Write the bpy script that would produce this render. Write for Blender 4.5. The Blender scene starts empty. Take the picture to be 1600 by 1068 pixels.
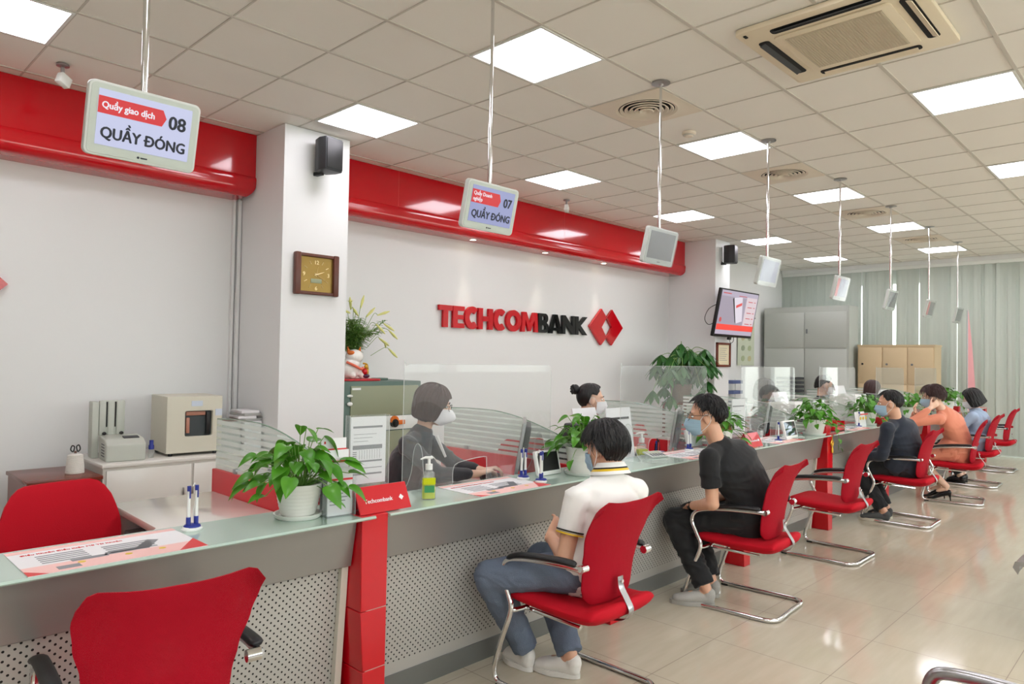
import bpy, bmesh, math, random
from math import sin, cos, pi, radians
from mathutils import Vector, Matrix, noise
sc = bpy.context.scene
C = sc.collection

# ---------------------------------------------------------------- camera
CAMH, CZ = 1.474, 3.322
YAW, PITCH, ROLL, FPX = 0.7686, 0.0231, 0.0175, 1107.26
cam = bpy.data.objects.new('camera', bpy.data.cameras.new('camera')); C.objects.link(cam); sc.camera = cam
cam.data.sensor_width = 36.0; cam.data.lens = 36.0 * FPX / 1600.0; cam.data.clip_start = 0.05
_f = Vector((cos(YAW)*cos(PITCH), sin(YAW)*cos(PITCH), sin(PITCH)))
_r = Vector((sin(YAW), -cos(YAW), 0)); _u = _r.cross(_f)
CR = _r*cos(ROLL) + _u*sin(ROLL); CU = _u*cos(ROLL) - _r*sin(ROLL)
m = Matrix((CR, CU, -_f)).transposed().to_4x4(); m.translation = (0, 0, CAMH); cam.matrix_world = m
# ---------------------------------------------------------------- world, exposure
W = bpy.data.worlds.new('world'); sc.world = W; W.use_nodes = True
nt = W.node_tree; nt.nodes.clear()
wo = nt.nodes.new('ShaderNodeOutputWorld'); bg = nt.nodes.new('ShaderNodeBackground')
tc = nt.nodes.new('ShaderNodeTexCoord'); sx = nt.nodes.new('ShaderNodeSeparateXYZ'); cr = nt.nodes.new('ShaderNodeValToRGB')
nt.links.new(tc.outputs['Generated'], sx.inputs[0]); nt.links.new(sx.outputs['Z'], cr.inputs[0])
cr.color_ramp.elements[0].position = 0.0; cr.color_ramp.elements[0].color = (.62, .62, .58, 1)
cr.color_ramp.elements[1].position = .35; cr.color_ramp.elements[1].color = (.92, .95, 1.0, 1)
nt.links.new(cr.outputs[0], bg.inputs[0]); bg.inputs[1].default_value = 3.6
nt.links.new(bg.outputs[0], wo.inputs[0])
sc.view_settings.view_transform = 'Standard'; sc.view_settings.look = 'None'
sc.view_settings.exposure = 0.87; sc.view_settings.gamma = 1.0; sc.view_settings.use_curve_mapping = False
LED_E = 6.9
sc.cycles.max_bounces = 10; sc.cycles.transparent_max_bounces = 24; sc.cycles.glossy_bounces = 4
sc.cycles.transmission_bounces = 8; sc.cycles.sample_clamp_indirect = 6.0
sc.cycles.caustics_reflective = False; sc.cycles.caustics_refractive = False

# ---------------------------------------------------------------- materials
def lin(c):
    o = []
    for v in c[:3]:
        v /= 255.0
        o.append(v/12.92 if v <= .04045 else ((v+.055)/1.055)**2.4)
    return (*o, 1.0)
MATS = {}
def mat(name, col=(200,200,200), rough=.5, metal=0., spec=.5, coat=0., noise_c=0., noise_s=20., bump=0., bump_s=60., stretch=(1,1,1), sheen=0., trans=0., ior=1.45, alpha=1., sss=0.):
    if name in MATS: return MATS[name]
    M = bpy.data.materials.new(name); M.use_nodes = True; n = M.node_tree.nodes; l = M.node_tree.links
    b = n['Principled BSDF']; b.inputs['Base Color'].default_value = lin(col)
    b.inputs['Roughness'].default_value = rough; b.inputs['Metallic'].default_value = metal
    b.inputs['Specular IOR Level'].default_value = spec; b.inputs['Coat Weight'].default_value = coat
    b.inputs['Coat Roughness'].default_value = .04
    b.inputs['Sheen Weight'].default_value = sheen; b.inputs['Transmission Weight'].default_value = trans
    b.inputs['IOR'].default_value = ior; b.inputs['Alpha'].default_value = alpha
    if sss:
        b.inputs['Subsurface Weight'].default_value = sss; b.inputs['Subsurface Radius'].default_value = (.02,.008,.004)
    if noise_c or bump:
        t = n.new('ShaderNodeTexCoord'); mp = n.new('ShaderNodeMapping'); l.new(t.outputs['Object'], mp.inputs[0]); mp.inputs['Scale'].default_value = stretch
    if noise_c:
        ns = n.new('ShaderNodeTexNoise'); ns.inputs['Scale'].default_value = noise_s; ns.inputs['Detail'].default_value = 5; l.new(mp.outputs[0], ns.inputs[0])
        mx = n.new('ShaderNodeMix'); mx.data_type = 'RGBA'; l.new(ns.outputs[0], mx.inputs['Factor'])
        k = lin(col); mx.inputs['A'].default_value = tuple(v*(1-noise_c) for v in k[:3])+(1,); mx.inputs['B'].default_value = tuple(min(1,v*(1+noise_c)) for v in k[:3])+(1,)
        l.new(mx.outputs['Result'], b.inputs['Base Color'])
    if bump:
        ns = n.new('ShaderNodeTexNoise'); ns.inputs['Scale'].default_value = bump_s; ns.inputs['Detail'].default_value = 4; l.new(mp.outputs[0], ns.inputs[0])
        bp = n.new('ShaderNodeBump'); bp.inputs['Strength'].default_value = bump; bp.inputs['Distance'].default_value = .01
        l.new(ns.outputs[0], bp.inputs['Height']); l.new(bp.outputs[0], b.inputs['Normal'])
    MATS[name] = M; return M
def emis(name, col, s):
    if name in MATS: return MATS[name]
    M = mat(name, tuple(v*.25 for v in col), rough=.3); b = M.node_tree.nodes['Principled BSDF']
    b.inputs['Emission Color'].default_value = lin(col); b.inputs['Emission Strength'].default_value = s; return M
def N(M): return M.node_tree.nodes, M.node_tree.links, M.node_tree.nodes['Principled BSDF']
def mth(n, l, op, a, b=None, c=None):
    k = n.new('ShaderNodeMath'); k.operation = op
    for i, v in enumerate((a, b, c)):
        if v is None: continue
        if hasattr(v, 'links'): l.new(v, k.inputs[i])
        else: k.inputs[i].default_value = v
    return k.outputs[0]
def mixcol(n, l, fac, A, B, b):
    mx = n.new('ShaderNodeMix'); mx.data_type = 'RGBA'; l.new(fac, mx.inputs['Factor'])
    if hasattr(A, 'links'): l.new(A, mx.inputs['A'])
    else: mx.inputs['A'].default_value = lin(A)
    if hasattr(B, 'links'): l.new(B, mx.inputs['B'])
    else: mx.inputs['B'].default_value = lin(B)
    if b is not None: l.new(mx.outputs['Result'], b)
    return mx.outputs['Result']

m_wall = mat('white_wall_paint', (226,227,226), .55, bump=.03, bump_s=150)
m_pil = mat('pillar_paint', (230,231,231), .5, bump=.03, bump_s=150)
m_redgloss = mat('red_gloss_panel', (192,6,22), .12, coat=.5)
m_redlam = mat('red_laminate', (196,6,24), .28, coat=.15)
m_reddiv = mat('red_divider', (206,30,42), .35)
m_steel = mat('brushed_steel_fascia', (152,150,146), .34, metal=.55, bump=.05, bump_s=120, stretch=(.05,1,4))
m_kick = mat('kick_steel', (128,130,128), .38, metal=.45)
m_cream = mat('cream_edge', (214,210,196), .5)
m_chrome = mat('chrome', (222,222,222), .1, metal=1.)
m_dchrome = mat('satin_metal', (170,170,172), .28, metal=1.)
m_black = mat('black_plastic', (18,18,19), .45)
m_grey = mat('grey_plastic', (120,122,124), .5)
m_dgrey = mat('dark_grey', (52,54,57), .5)
m_wplas = mat('white_plastic', (228,230,226), .35)
m_gplas = mat('pale_grey_plastic', (200,204,200), .4)
m_beige = mat('machine_beige', (206,203,186), .45)
m_beige2 = mat('machine_grey_green', (188,192,182), .45)
m_ac = mat('aged_ac_plastic', (230,216,190), .5, noise_c=.06, noise_s=5)
m_acg = mat('ac_grille', (196,184,162), .6)
m_diff = mat('diffuser_cream', (226,214,196), .5)
m_grid = mat('grid_bar', (202,196,186), .5)
m_ctile = mat('ceiling_tile', (238,234,226), .8, noise_c=.015, noise_s=3, bump=.08, bump_s=400)
m_led = emis('led_panel', (252,248,255), LED_E)
m_spot = emis('spot_lamp', (255,236,205), 6.)
m_wlam = mat('white_laminate', (222,219,212), .22, coat=.2)
m_deskw = mat('white_desk', (226,222,214), .12, coat=.3)
m_brown = mat('red_brown_wood', (112,46,30), .25, noise_c=.12, noise_s=6, stretch=(1,12,12))
m_paper = mat('paper', (232,232,234), .6)
m_papg = mat('paper_grey', (140,142,146), .7)
m_pink = mat('pink_print', (243,196,190), .4)
m_prred = mat('red_print', (214,52,50), .4)
m_blueplas = mat('blue_plastic', (38,52,140), .35)
m_soil = mat('soil', (54,40,28), .9, bump=.5, bump_s=80)
m_pot = mat('white_pot', (228,228,222), .3)
m_safeg = mat('safe_green', (84,108,98), .4, noise_c=.03)
m_safed = mat('safe_olive', (142,148,122), .5)
m_gcab = mat('grey_cabinet', (182,186,180), .4)
m_tan = mat('tan_cabinet', (206,184,148), .45, noise_c=.02, noise_s=8)
m_yel = mat('yellow', (226,190,40), .4)
m_gold = mat('gold_cord', (206,160,50), .35, metal=.5)
m_orange = mat('orange_plastic', (214,110,30), .4)
m_skin = mat('skin', (214,166,138), .48, sss=.12, noise_c=.04, noise_s=25)
m_skin2 = mat('skin_fair', (226,186,162), .48, sss=.12, noise_c=.04, noise_s=25)
m_hair = mat('black_hair', (14,13,14), .38, bump=.5, bump_s=90, stretch=(1,1,.12))
m_hairb = mat('dark_brown_hair', (58,34,32), .38, bump=.5, bump_s=90, stretch=(1,1,.12))
m_maskb = mat('mask_blue', (164,196,216), .8, bump=.3, bump_s=40, stretch=(.2,.2,3))
m_maskw = mat('mask_white', (232,232,234), .8)
m_white = mat('white_cotton', (234,234,230), .85, bump=.12, bump_s=30, sheen=.2)
m_jean = mat('blue_denim', (102,114,132), .85, noise_c=.18, noise_s=9, bump=.35, bump_s=200)
m_blk = mat('black_cotton', (24,25,27), .85, bump=.15, bump_s=30, sheen=.1)
m_navy = mat('navy_cloth', (30,38,52), .8, bump=.15, bump_s=30, sheen=.2)
m_orc = mat('coral_cloth', (218,136,108), .8, bump=.15, bump_s=30, sheen=.2)
m_lblue = mat('light_blue_cloth', (164,182,208), .85, noise_c=.12, noise_s=14, bump=.15, bump_s=30)
m_pinkc = mat('pink_cloth', (206,150,156), .85)
m_charc = mat('charcoal_cloth', (50,50,54), .75, bump=.15, bump_s=30, sheen=.25)
m_shoeg = mat('grey_knit_shoe', (168,166,160), .8, bump=.3, bump_s=200)
m_shoew = mat('white_shoe', (228,226,220), .5)
m_shoed = mat('dark_grey_shoe', (70,72,72), .7)
m_blkl = mat('black_leather', (14,14,15), .25)
m_sole = mat('pale_sole', (206,200,184), .6)
m_dark = mat('dark_void', (22,22,22), .8)
m_rope = mat('cotton_string', (224,222,214), .9, bump=.4, bump_s=60, stretch=(1,1,3))

# red chair cloth with a fine net weave
m_rfab = mat('red_fabric', (186,6,30), .8, bump=.15, bump_s=300, spec=.3)
M = mat('red_mesh_net', (172,4,32), .75, spec=.25); n, l, b = N(M)
t = n.new('ShaderNodeTexCoord'); s = n.new('ShaderNodeSeparateXYZ'); l.new(t.outputs['Object'], s.inputs[0])
fx = mth(n, l, 'SINE', mth(n, l, 'MULTIPLY', s.outputs['X'], 2*pi/.0046)); fz = mth(n, l, 'SINE', mth(n, l, 'MULTIPLY', s.outputs['Z'], 2*pi/.0046))
hh = mth(n, l, 'MULTIPLY', fx, fz)
bp = n.new('ShaderNodeBump'); bp.inputs['Strength'].default_value = .4; bp.inputs['Distance'].default_value = .002; l.new(hh, bp.inputs['Height']); l.new(bp.outputs[0], b.inputs['Normal'])
l.new(mth(n, l, 'SUBTRACT', 1.0, mth(n, l, 'MULTIPLY', mth(n, l, 'GREATER_THAN', hh, .6), .4)), b.inputs['Alpha'])
m_rnet = M
# perforated sheet
M = mat('perforated_sheet', (186,184,178), .42, metal=.3); n, l, b = N(M)
t = n.new('ShaderNodeTexCoord'); s = n.new('ShaderNodeSeparateXYZ'); l.new(t.outputs['Object'], s.inputs[0])
def dots(ox, oz, p):
    ax = mth(n, l, 'SUBTRACT', mth(n, l, 'FRACT', mth(n, l, 'ADD', mth(n, l, 'DIVIDE', s.outputs['X'], p), ox+20)), .5)
    az = mth(n, l, 'SUBTRACT', mth(n, l, 'FRACT', mth(n, l, 'ADD', mth(n, l, 'DIVIDE', s.outputs['Z'], p), oz+20)), .5)
    return mth(n, l, 'LESS_THAN', mth(n, l, 'SQRT', mth(n, l, 'ADD', mth(n, l, 'MULTIPLY', ax, ax), mth(n, l, 'MULTIPLY', az, az))), .135)
dd = mth(n, l, 'MAXIMUM', dots(0, 0, .029), dots(.5, .5, .029))
edge = mth(n, l, 'MULTIPLY', mth(n, l, 'GREATER_THAN', s.outputs['Z'], .155), mth(n, l, 'LESS_THAN', s.outputs['Z'], .70))
dd = mth(n, l, 'MULTIPLY', dd, edge)
mixcol(n, l, dd, (186,184,178), (24,24,24), b.inputs['Base Color'])
m_perf = M
# polished floor tile
M = mat('polished_porcelain', (196,184,164), .09, spec=.55); n, l, b = N(M)
t = n.new('ShaderNodeTexCoord'); s = n.new('ShaderNodeSeparateXYZ'); l.new(t.outputs['Object'], s.inputs[0])
def joint(o, off, p, w):
    f = mth(n, l, 'FRACT', mth(n, l, 'DIVIDE', mth(n, l, 'SUBTRACT', o, off-60*p), p))
    f = mth(n, l, 'MINIMUM', f, mth(n, l, 'SUBTRACT', 1.0, f))
    return mth(n, l, 'LESS_THAN', f, w/p/2)
jj = mth(n, l, 'MAXIMUM', joint(s.outputs['X'], 2.9045, .6, .0035), joint(s.outputs['Y'], 1.854, .6, .0035))
mp = n.new('ShaderNodeMapping'); l.new(t.outputs['Object'], mp.inputs[0]); mp.inputs['Scale'].default_value = (1.2, 9, 1)
ns = n.new('ShaderNodeTexNoise'); ns.inputs['Scale'].default_value = 2.5; ns.inputs['Detail'].default_value = 6; l.new(mp.outputs[0], ns.inputs[0])
cc = mixcol(n, l, ns.outputs[0], (188,178,156), (204,196,176), None)
mixcol(n, l, jj, cc, (128,114,98), b.inputs['Base Color'])
l.new(mth(n, l, 'ADD', mth(n, l, 'MULTIPLY', jj, .4), .09), b.inputs['Roughness'])
m_floor = M
# vertical blinds
M = mat('blind_fabric', (198,206,198), .8); n, l, b = N(M)
out = n['Material Output']; tr = n.new('ShaderNodeBsdfTranslucent'); tr.inputs[0].default_value = lin((170,184,170)); ms = n.new('ShaderNodeMixShader'); ms.inputs[0].default_value = .12
l.new(b.outputs[0], ms.inputs[1]); l.new(tr.outputs[0], ms.inputs[2]); l.new(ms.outputs[0], out.inputs[0])
m_blind = M
def clear(name, tint, hz, gl, rough=.02, bump=0.):
    """thin clear sheet: transparent + a little haze + fresnel gloss"""
    M = bpy.data.materials.new(name); M.use_nodes = True; n = M.node_tree.nodes; l = M.node_tree.links; n.clear()
    o = n.new('ShaderNodeOutputMaterial'); tp = n.new('ShaderNodeBsdfTransparent'); tp.inputs[0].default_value = tint
    d = n.new('ShaderNodeBsdfDiffuse'); d.inputs[0].default_value = (.85,.87,.86,1)
    g = n.new('ShaderNodeBsdfGlossy'); g.inputs['Roughness'].default_value = rough
    a = n.new('ShaderNodeMixShader'); a.inputs[0].default_value = hz; l.new(tp.outputs[0], a.inputs[1]); l.new(d.outputs[0], a.inputs[2])
    ge = n.new('ShaderNodeNewGeometry'); io = n.new('ShaderNodeMath'); io.operation = 'MULTIPLY_ADD'; l.new(ge.outputs['Backfacing'], io.inputs[0]); io.inputs[1].default_value = 1/1.45-1.45; io.inputs[2].default_value = 1.45
    fr = n.new('ShaderNodeFresnel'); l.new(io.outputs[0], fr.inputs[0]); k = n.new('ShaderNodeMath'); k.operation = 'MULTIPLY'; l.new(fr.outputs[0], k.inputs[0]); k.inputs[1].default_value = gl
    c = n.new('ShaderNodeMixShader'); l.new(k.outputs[0], c.inputs[0]); l.new(a.outputs[0], c.inputs[1]); l.new(g.outputs[0], c.inputs[2]); l.new(c.outputs[0], o.inputs[0])
    if bump:
        t = n.new('ShaderNodeTexCoord'); ns = n.new('ShaderNodeTexNoise'); ns.inputs['Scale'].default_value = 9; l.new(t.outputs['Object'], ns.inputs[0])
        bp = n.new('ShaderNodeBump'); bp.inputs['Strength'].default_value = bump; l.new(ns.outputs[0], bp.inputs['Height']); l.new(bp.outputs[0], g.inputs['Normal'])
    MATS[name] = M; return M
m_acr = clear('clear_acrylic', (.97,.98,.98,1), .045, .7)
m_acrf = clear('clear_acrylic_film', (.97,.98,.98,1), .06, 1.0, .02, .05)
m_acre = clear('acrylic_edge', (.9,.95,.95,1), .55, 1.0)
m_bag = clear('plastic_film', (.95,.95,.97,1), .10, 1.0, .08, .5)
m_winglass = clear('window_glass', (.95,.98,.97,1), .0, 1.0)
m_bottle = clear('bottle_plastic', (.93,.95,.95,1), .12, 1.2, .05)
m_gel = mat('yellow_gel', (206,214,20), .25, trans=.15)
# frosted counter glass: green white satin back, glossy front
m_fglass = mat('frosted_counter_glass', (176,198,186), .12, coat=.6, noise_c=.02, noise_s=3)
m_fedge = mat('glass_edge_green', (126,158,138), .15, coat=.5)
def stripes():
    M = clear('striped_glass', (.93,.98,.95,1), .04, 1.0); n = M.node_tree.nodes; l = M.node_tree.links
    t = n.new('ShaderNodeTexCoord'); s = n.new('ShaderNodeSeparateXYZ'); l.new(t.outputs['Object'], s.inputs[0])
    f = mth(n, l, 'FRACT', mth(n, l, 'DIVIDE', mth(n, l, 'ADD', s.outputs['Z'], .013), .0345))
    k = mth(n, l, 'ADD', mth(n, l, 'MULTIPLY', mth(n, l, 'LESS_THAN', f, .62), .62), .05)
    mx = [x for x in n if x.type == 'MIX_SHADER'][0]; l.new(k, mx.inputs[0])
    d = [x for x in n if x.type == 'BSDF_DIFFUSE'][0]; d.inputs[0].default_value = (.78,.83,.79,1)
    return M
m_stripe = stripes()
def leafmat(name, a, b_, sp=0):
    M = mat(name, a, .35, coat=.1); n, l, b = N(M)
    t = n.new('ShaderNodeTexCoord'); ns = n.new('ShaderNodeTexNoise'); ns.inputs['Scale'].default_value = 11; l.new(t.outputs['Object'], ns.inputs[0])
    r = mixcol(n, l, ns.outputs[0], a, b_, b.inputs['Base Color'])
    out = n['Material Output']; tr = n.new('ShaderNodeBsdfTranslucent'); l.new(r, tr.inputs[0]); ms = n.new('ShaderNodeMixShader'); ms.inputs[0].default_value = .25
    l.new(b.outputs[0], ms.inputs[1]); l.new(tr.outputs[0], ms.inputs[2]); l.new(ms.outputs[0], out.inputs[0]); return M
m_leaf = leafmat('pothos_leaf', (42,114,22), (98,164,42))
m_leafd = leafmat('dark_leaf', (28,84,34), (66,128,56))
m_stem = mat('green_stem', (110,150,70), .5)
m_petal = mat('pale_yellow_petal', (222,222,140), .5)

# ---------------------------------------------------------------- mesh helpers
def B(): return bmesh.new()
def box(bm, a, b, bev=0., seg=2, rot=None, piv=None):
    r = bmesh.ops.create_cube(bm, size=1.0)
    c = (Vector(a)+Vector(b))/2; s = Vector(b)-Vector(a)
    vs = r['verts']
    for v in vs: v.co = Vector((v.co.x*s.x, v.co.y*s.y, v.co.z*s.z)) + c
    if bev > 0:
        es = list({e for v in vs for e in v.link_edges})
        q = bmesh.ops.bevel(bm, geom=es, offset=bev, segments=seg, affect='EDGES', profile=.5, clamp_overlap=True)
        vs = list({v for f in q['faces'] for v in f.verts} | {v for v in vs if v.is_valid})
    if rot is not None:
        bmesh.ops.rotate(bm, verts=vs, cent=piv if piv else c, matrix=rot)
    return vs
def prism(bm, pts, ax, a, b, bev=0., seg=2):
    """extrude a polygon; pts are the two other axes in order (x,y,z minus ax)"""
    def mk(p, t):
        return Vector((t, p[0], p[1])) if ax == 0 else Vector((p[0], t, p[1])) if ax == 1 else Vector((p[0], p[1], t))
    v0 = [bm.verts.new(mk(p, a)) for p in pts]; v1 = [bm.verts.new(mk(p, b)) for p in pts]
    fs = [bm.faces.new(v0), bm.faces.new(v1[::-1])]
    k = len(pts)
    for i in range(k): fs.append(bm.faces.new((v0[i], v1[i], v1[(i+1) % k], v0[(i+1) % k])))
    bmesh.ops.recalc_face_normals(bm, faces=fs)
    if bev > 0:
        es = list({e for v in v0+v1 for e in v.link_edges})
        bmesh.ops.bevel(bm, geom=es, offset=bev, segments=seg, affect='EDGES', profile=.5, clamp_overlap=True)
def lathe(bm, prof, seg=24, cx=0, cy=0, z0=0, axis=2):
    rings = []
    for r, z in prof:
        rg = []
        for i in range(seg):
            a = 2*pi*i/seg; x, y = r*cos(a), r*sin(a)
            p = (cx+x, cy+y, z0+z) if axis == 2 else (cx+x, cy+z, z0+y) if axis == 1 else (cx+z, cy+x, z0+y)
            rg.append(bm.verts.new(p))
        rings.append(rg)
    fs = []
    for a, b in zip(rings, rings[1:]):
        for i in range(seg): fs.append(bm.faces.new((a[i], a[(i+1) % seg], b[(i+1) % seg], b[i])))
    for rg, pr_ in ((rings[0], prof[0]), (rings[-1], prof[-1])):
        if prof[0] != prof[-1] and pr_[0] > 1e-5: fs.append(bm.faces.new(rg))
    bmesh.ops.recalc_face_normals(bm, faces=fs)
def cyl(bm, p, r, h, seg=20, axis=2, r2=None):
    lathe(bm, [(r, 0), (r if r2 is None else r2, h)], seg, p[0], p[1], p[2], axis)
def smoothpath(pts, k=6, closed=False):
    P = [Vector(p) for p in pts]; out = []
    n_ = len(P)
    for i in range(n_ - (0 if closed else 1)):
        p0 = P[i-1] if (i > 0 or closed) else P[i]; p1 = P[i]; p2 = P[(i+1) % n_]
        p3 = P[(i+2) % n_] if (closed or i+2 < n_) else p2
        for j in range(k):
            t = j/k
            out.append(.5*((2*p1) + (p2-p0)*t + (2*p0-5*p1+4*p2-p3)*t*t + (3*p1-p0-3*p2+p3)*t**3))
    if not closed: out.append(P[-1])
    return out
def loft(bm, pts, radii, seg=12, side=None, dome=False):
    """tube through points with (ra, rb) per point; side = direction of ra"""
    P = [Vector(p) for p in pts]; radii = list(radii)[:len(P)] + [radii[-1]]*(len(P)-len(radii)); R = [(r, r) if not hasattr(r, '__len__') else tuple(r) for r in radii]
    if dome:
        d0 = (P[0]-P[1]).normalized(); d1 = (P[-1]-P[-2]).normalized(); r0, r1 = R[0], R[-1]
        e0, e1 = min(r0), min(r1)
        P = [P[0]+d0*e0*.92, P[0]+d0*e0*.62] + P + [P[-1]+d1*e1*.62, P[-1]+d1*e1*.92]
        R = [(r0[0]*.38, r0[1]*.38), (r0[0]*.78, r0[1]*.78)] + R + [(r1[0]*.78, r1[1]*.78), (r1[0]*.38, r1[1]*.38)]
    if side is None:
        t = (P[1]-P[0]).normalized(); side = Vector((0, 0, 1)) if abs(t.z) < .9 else Vector((1, 0, 0)); side = t.cross(side)
        free = True
    else: side = Vector(side); free = False
    rings = []
    for i, p in enumerate(P):
        a, b_ = P[max(0, i-1)], P[min(len(P)-1, i+1)]
        t = (b_-a)
        if t.length < 1e-9: t = Vector((0, 0, 1))
        t.normalize()
        u = side - t*side.dot(t)
        if u.length < 1e-4: u = t.orthogonal()
        u.normalize(); w = t.cross(u)
        if free: side = u
        rings.append([bm.verts.new(p + u*cos(2*pi*j/seg)*R[i][0] + w*sin(2*pi*j/seg)*R[i][1]) for j in range(seg)])
    fs = []
    for a, b_ in zip(rings, rings[1:]):
        for j in range(seg): fs.append(bm.faces.new((a[j], a[(j+1) % seg], b_[(j+1) % seg], b_[j])))
    fs.append(bm.faces.new(rings[0][::-1])); fs.append(bm.faces.new(rings[-1]))
    bmesh.ops.recalc_face_normals(bm, faces=fs)
def tube(bm, pts, r, seg=10, k=6, closed=False):
    P = smoothpath(pts, k, closed) if k > 1 else [Vector(p) for p in pts]
    if closed: P = P + [P[0]]
    loft(bm, P, [r]*len(P), seg)
def ell(bm, c, r, rot=None, seg=(20, 12)):
    q = bmesh.ops.create_uvsphere(bm, u_segments=seg[0], v_segments=seg[1], radius=1.0)
    for v in q['verts']:
        p = Vector((v.co.x*r[0], v.co.y*r[1], v.co.z*r[2]))
        if rot is not None: p = rot @ p
        v.co = p + Vector(c)
def rrect(w, h, r, k=5, cx=0, cy=0):
    o = []
    for sx_, sy_, a0 in ((1, 1, 0), (-1, 1, 90), (-1, -1, 180), (1, -1, 270)):
        for i in range(k+1):
            a = radians(a0 + 90*i/k); o.append((cx + sx_*(w/2-r) + r*cos(a), cy + sy_*(h/2-r) + r*sin(a)))
    return o
def obj(name, bm, m, parent=None, smooth=True, loc=None):
    me = bpy.data.meshes.new(name)
    if isinstance(bm, bpy.types.Mesh): me = bm
    else:
        bm.to_mesh(me); bm.free()
    ms = m if isinstance(m, (list, tuple)) else [m]
    if len(me.materials): me.materials.clear()
    for x in ms: me.materials.append(x)
    if smooth and len(me.polygons):
        me.polygons.foreach_set('use_smooth', [True]*len(me.polygons))
        try: me.set_sharp_from_angle(angle=radians(38))
        except Exception: pass
    o = bpy.data.objects.new(name, me); C.objects.link(o)
    if parent is not None: o.parent = parent
    if loc is not None: o.location = loc
    return o
def tag(o, label, cat, group=None, kind=None):
    o['label'] = label; o['category'] = cat
    if group: o['group'] = group
    if kind: o['kind'] = kind
    return o
def thing(name, label, cat, loc=(0, 0, 0), rz=0., group=None):
    o = bpy.data.objects.new(name, None); C.objects.link(o); o.empty_display_size = .1
    o.location = loc; o.rotation_euler = (0, 0, rz); return tag(o, label, cat, group)
def struct(name, bm, m, smooth=False):
    o = obj(name, bm, m, None, smooth); o['kind'] = 'structure'; return o
CH = {}
def kids(o): return [c for c in C.objects if c.parent is o]
def dup(o, loc=None, rz=None, label=None, parent=None, _idx=None):
    if _idx is None:
        _idx = {}
        for c in C.objects:
            if c.parent is not None: _idx.setdefault(c.parent.name, []).append(c)
    c = o.copy(); C.objects.link(c); c.parent = parent
    if loc is not None: c.location = loc
    if rz is not None: c.rotation_euler = (0, 0, rz)
    if label: c['label'] = label
    for k in _idx.get(o.name, []): dup(k, parent=c, _idx=_idx)
    return c
def text(s, size, m, parent, loc, rot=(pi/2, 0, 0), ext=.0004, bold=0., name='lettering', align='LEFT', sx_=1.):
    cu = bpy.data.curves.new('t', 'FONT'); cu.body = s; cu.size = size; cu.extrude = ext; cu.align_x = align; cu.resolution_u = 3
    o = bpy.data.objects.new('t', cu); C.objects.link(o)
    bars = []
    if 'Đ' in s:
        def bb(q):
            cu.body = q; g_ = bpy.data.meshes.new_from_object(o.evaluated_get(bpy.context.evaluated_depsgraph_get())); xs = [v.co.x for v in g_.vertices]; zs = [v.co.y for v in g_.vertices]; bpy.data.meshes.remove(g_); return min(xs), max(xs), max(zs)
        s = s.replace('Đ', 'D'); d0, d1, dh = bb('D')
        for i_, c_ in enumerate(s):
            if c_ == 'D' and (i_ == 0 or s[i_-1] == ' '): xr = bb(s[:i_+1])[1] if i_ else d1; bars.append((xr-(d1-d0)-.10*size, xr-(d1-d0)+.30*size, dh))
        if len(bars) > 1: bars = bars[:3]
        cu.body = s
    dg = bpy.context.evaluated_depsgraph_get()
    me = bpy.data.meshes.new_from_object(o.evaluated_get(dg)); bpy.data.objects.remove(o); bpy.data.curves.remove(cu)
    if bars:
        b = bmesh.new(); b.from_mesh(me)
        for xa_, xb_, dh in bars: box(b, (xa_, dh*.46, -ext), (xb_, dh*.46+.075*size, ext*1.02))
        b.to_mesh(me); b.free()
    if bold:
        b = bmesh.new()
        for k, (dx, dy) in enumerate(((0, 0), (bold, 0), (-bold, 0), (0, bold*.6), (0, -bold*.6))):
            q = me.copy(); q.transform(Matrix.Translation((dx, dy, .00002*k))); b.from_mesh(q); bpy.data.meshes.remove(q)
        b.to_mesh(me); b.free()
    q = obj(name, me, m, parent, False); q.location = loc; q.rotation_euler = rot; q.scale = (sx_, 1, 1); return q
def bake(bm, voxel, it=4, fold=0., fs=9., seed=0, fac=.5):
    """fuse overlapping closed shapes into one continuous surface"""
    me = bpy.data.meshes.new('b'); bm.to_mesh(me); bm.free()
    o = bpy.data.objects.new('b', me); C.objects.link(o)
    r = o.modifiers.new('r', 'REMESH'); r.mode = 'VOXEL'; r.voxel_size = voxel
    s_ = o.modifiers.new('s', 'SMOOTH'); s_.factor = fac; s_.iterations = it
    dg = bpy.context.evaluated_depsgraph_get(); res = bpy.data.meshes.new_from_object(o.evaluated_get(dg))
    bpy.data.objects.remove(o); bpy.data.meshes.remove(me)
    if fold:
        off = Vector((seed*3.1, seed*1.7, 0))
        nn = [v.normal.copy() for v in res.vertices]
        for v, nr in zip(res.vertices, nn):
            p = v.co*fs + off; q = Vector((p.x, p.y, p.z*1.7))
            w = noise.noise(q*.5)
            d = 1-abs(noise.noise(Vector((q.x + w*2, q.y - w, q.z + 2*w))))*2
            v.co += nr*fold*(d-.5)
    return res

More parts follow.
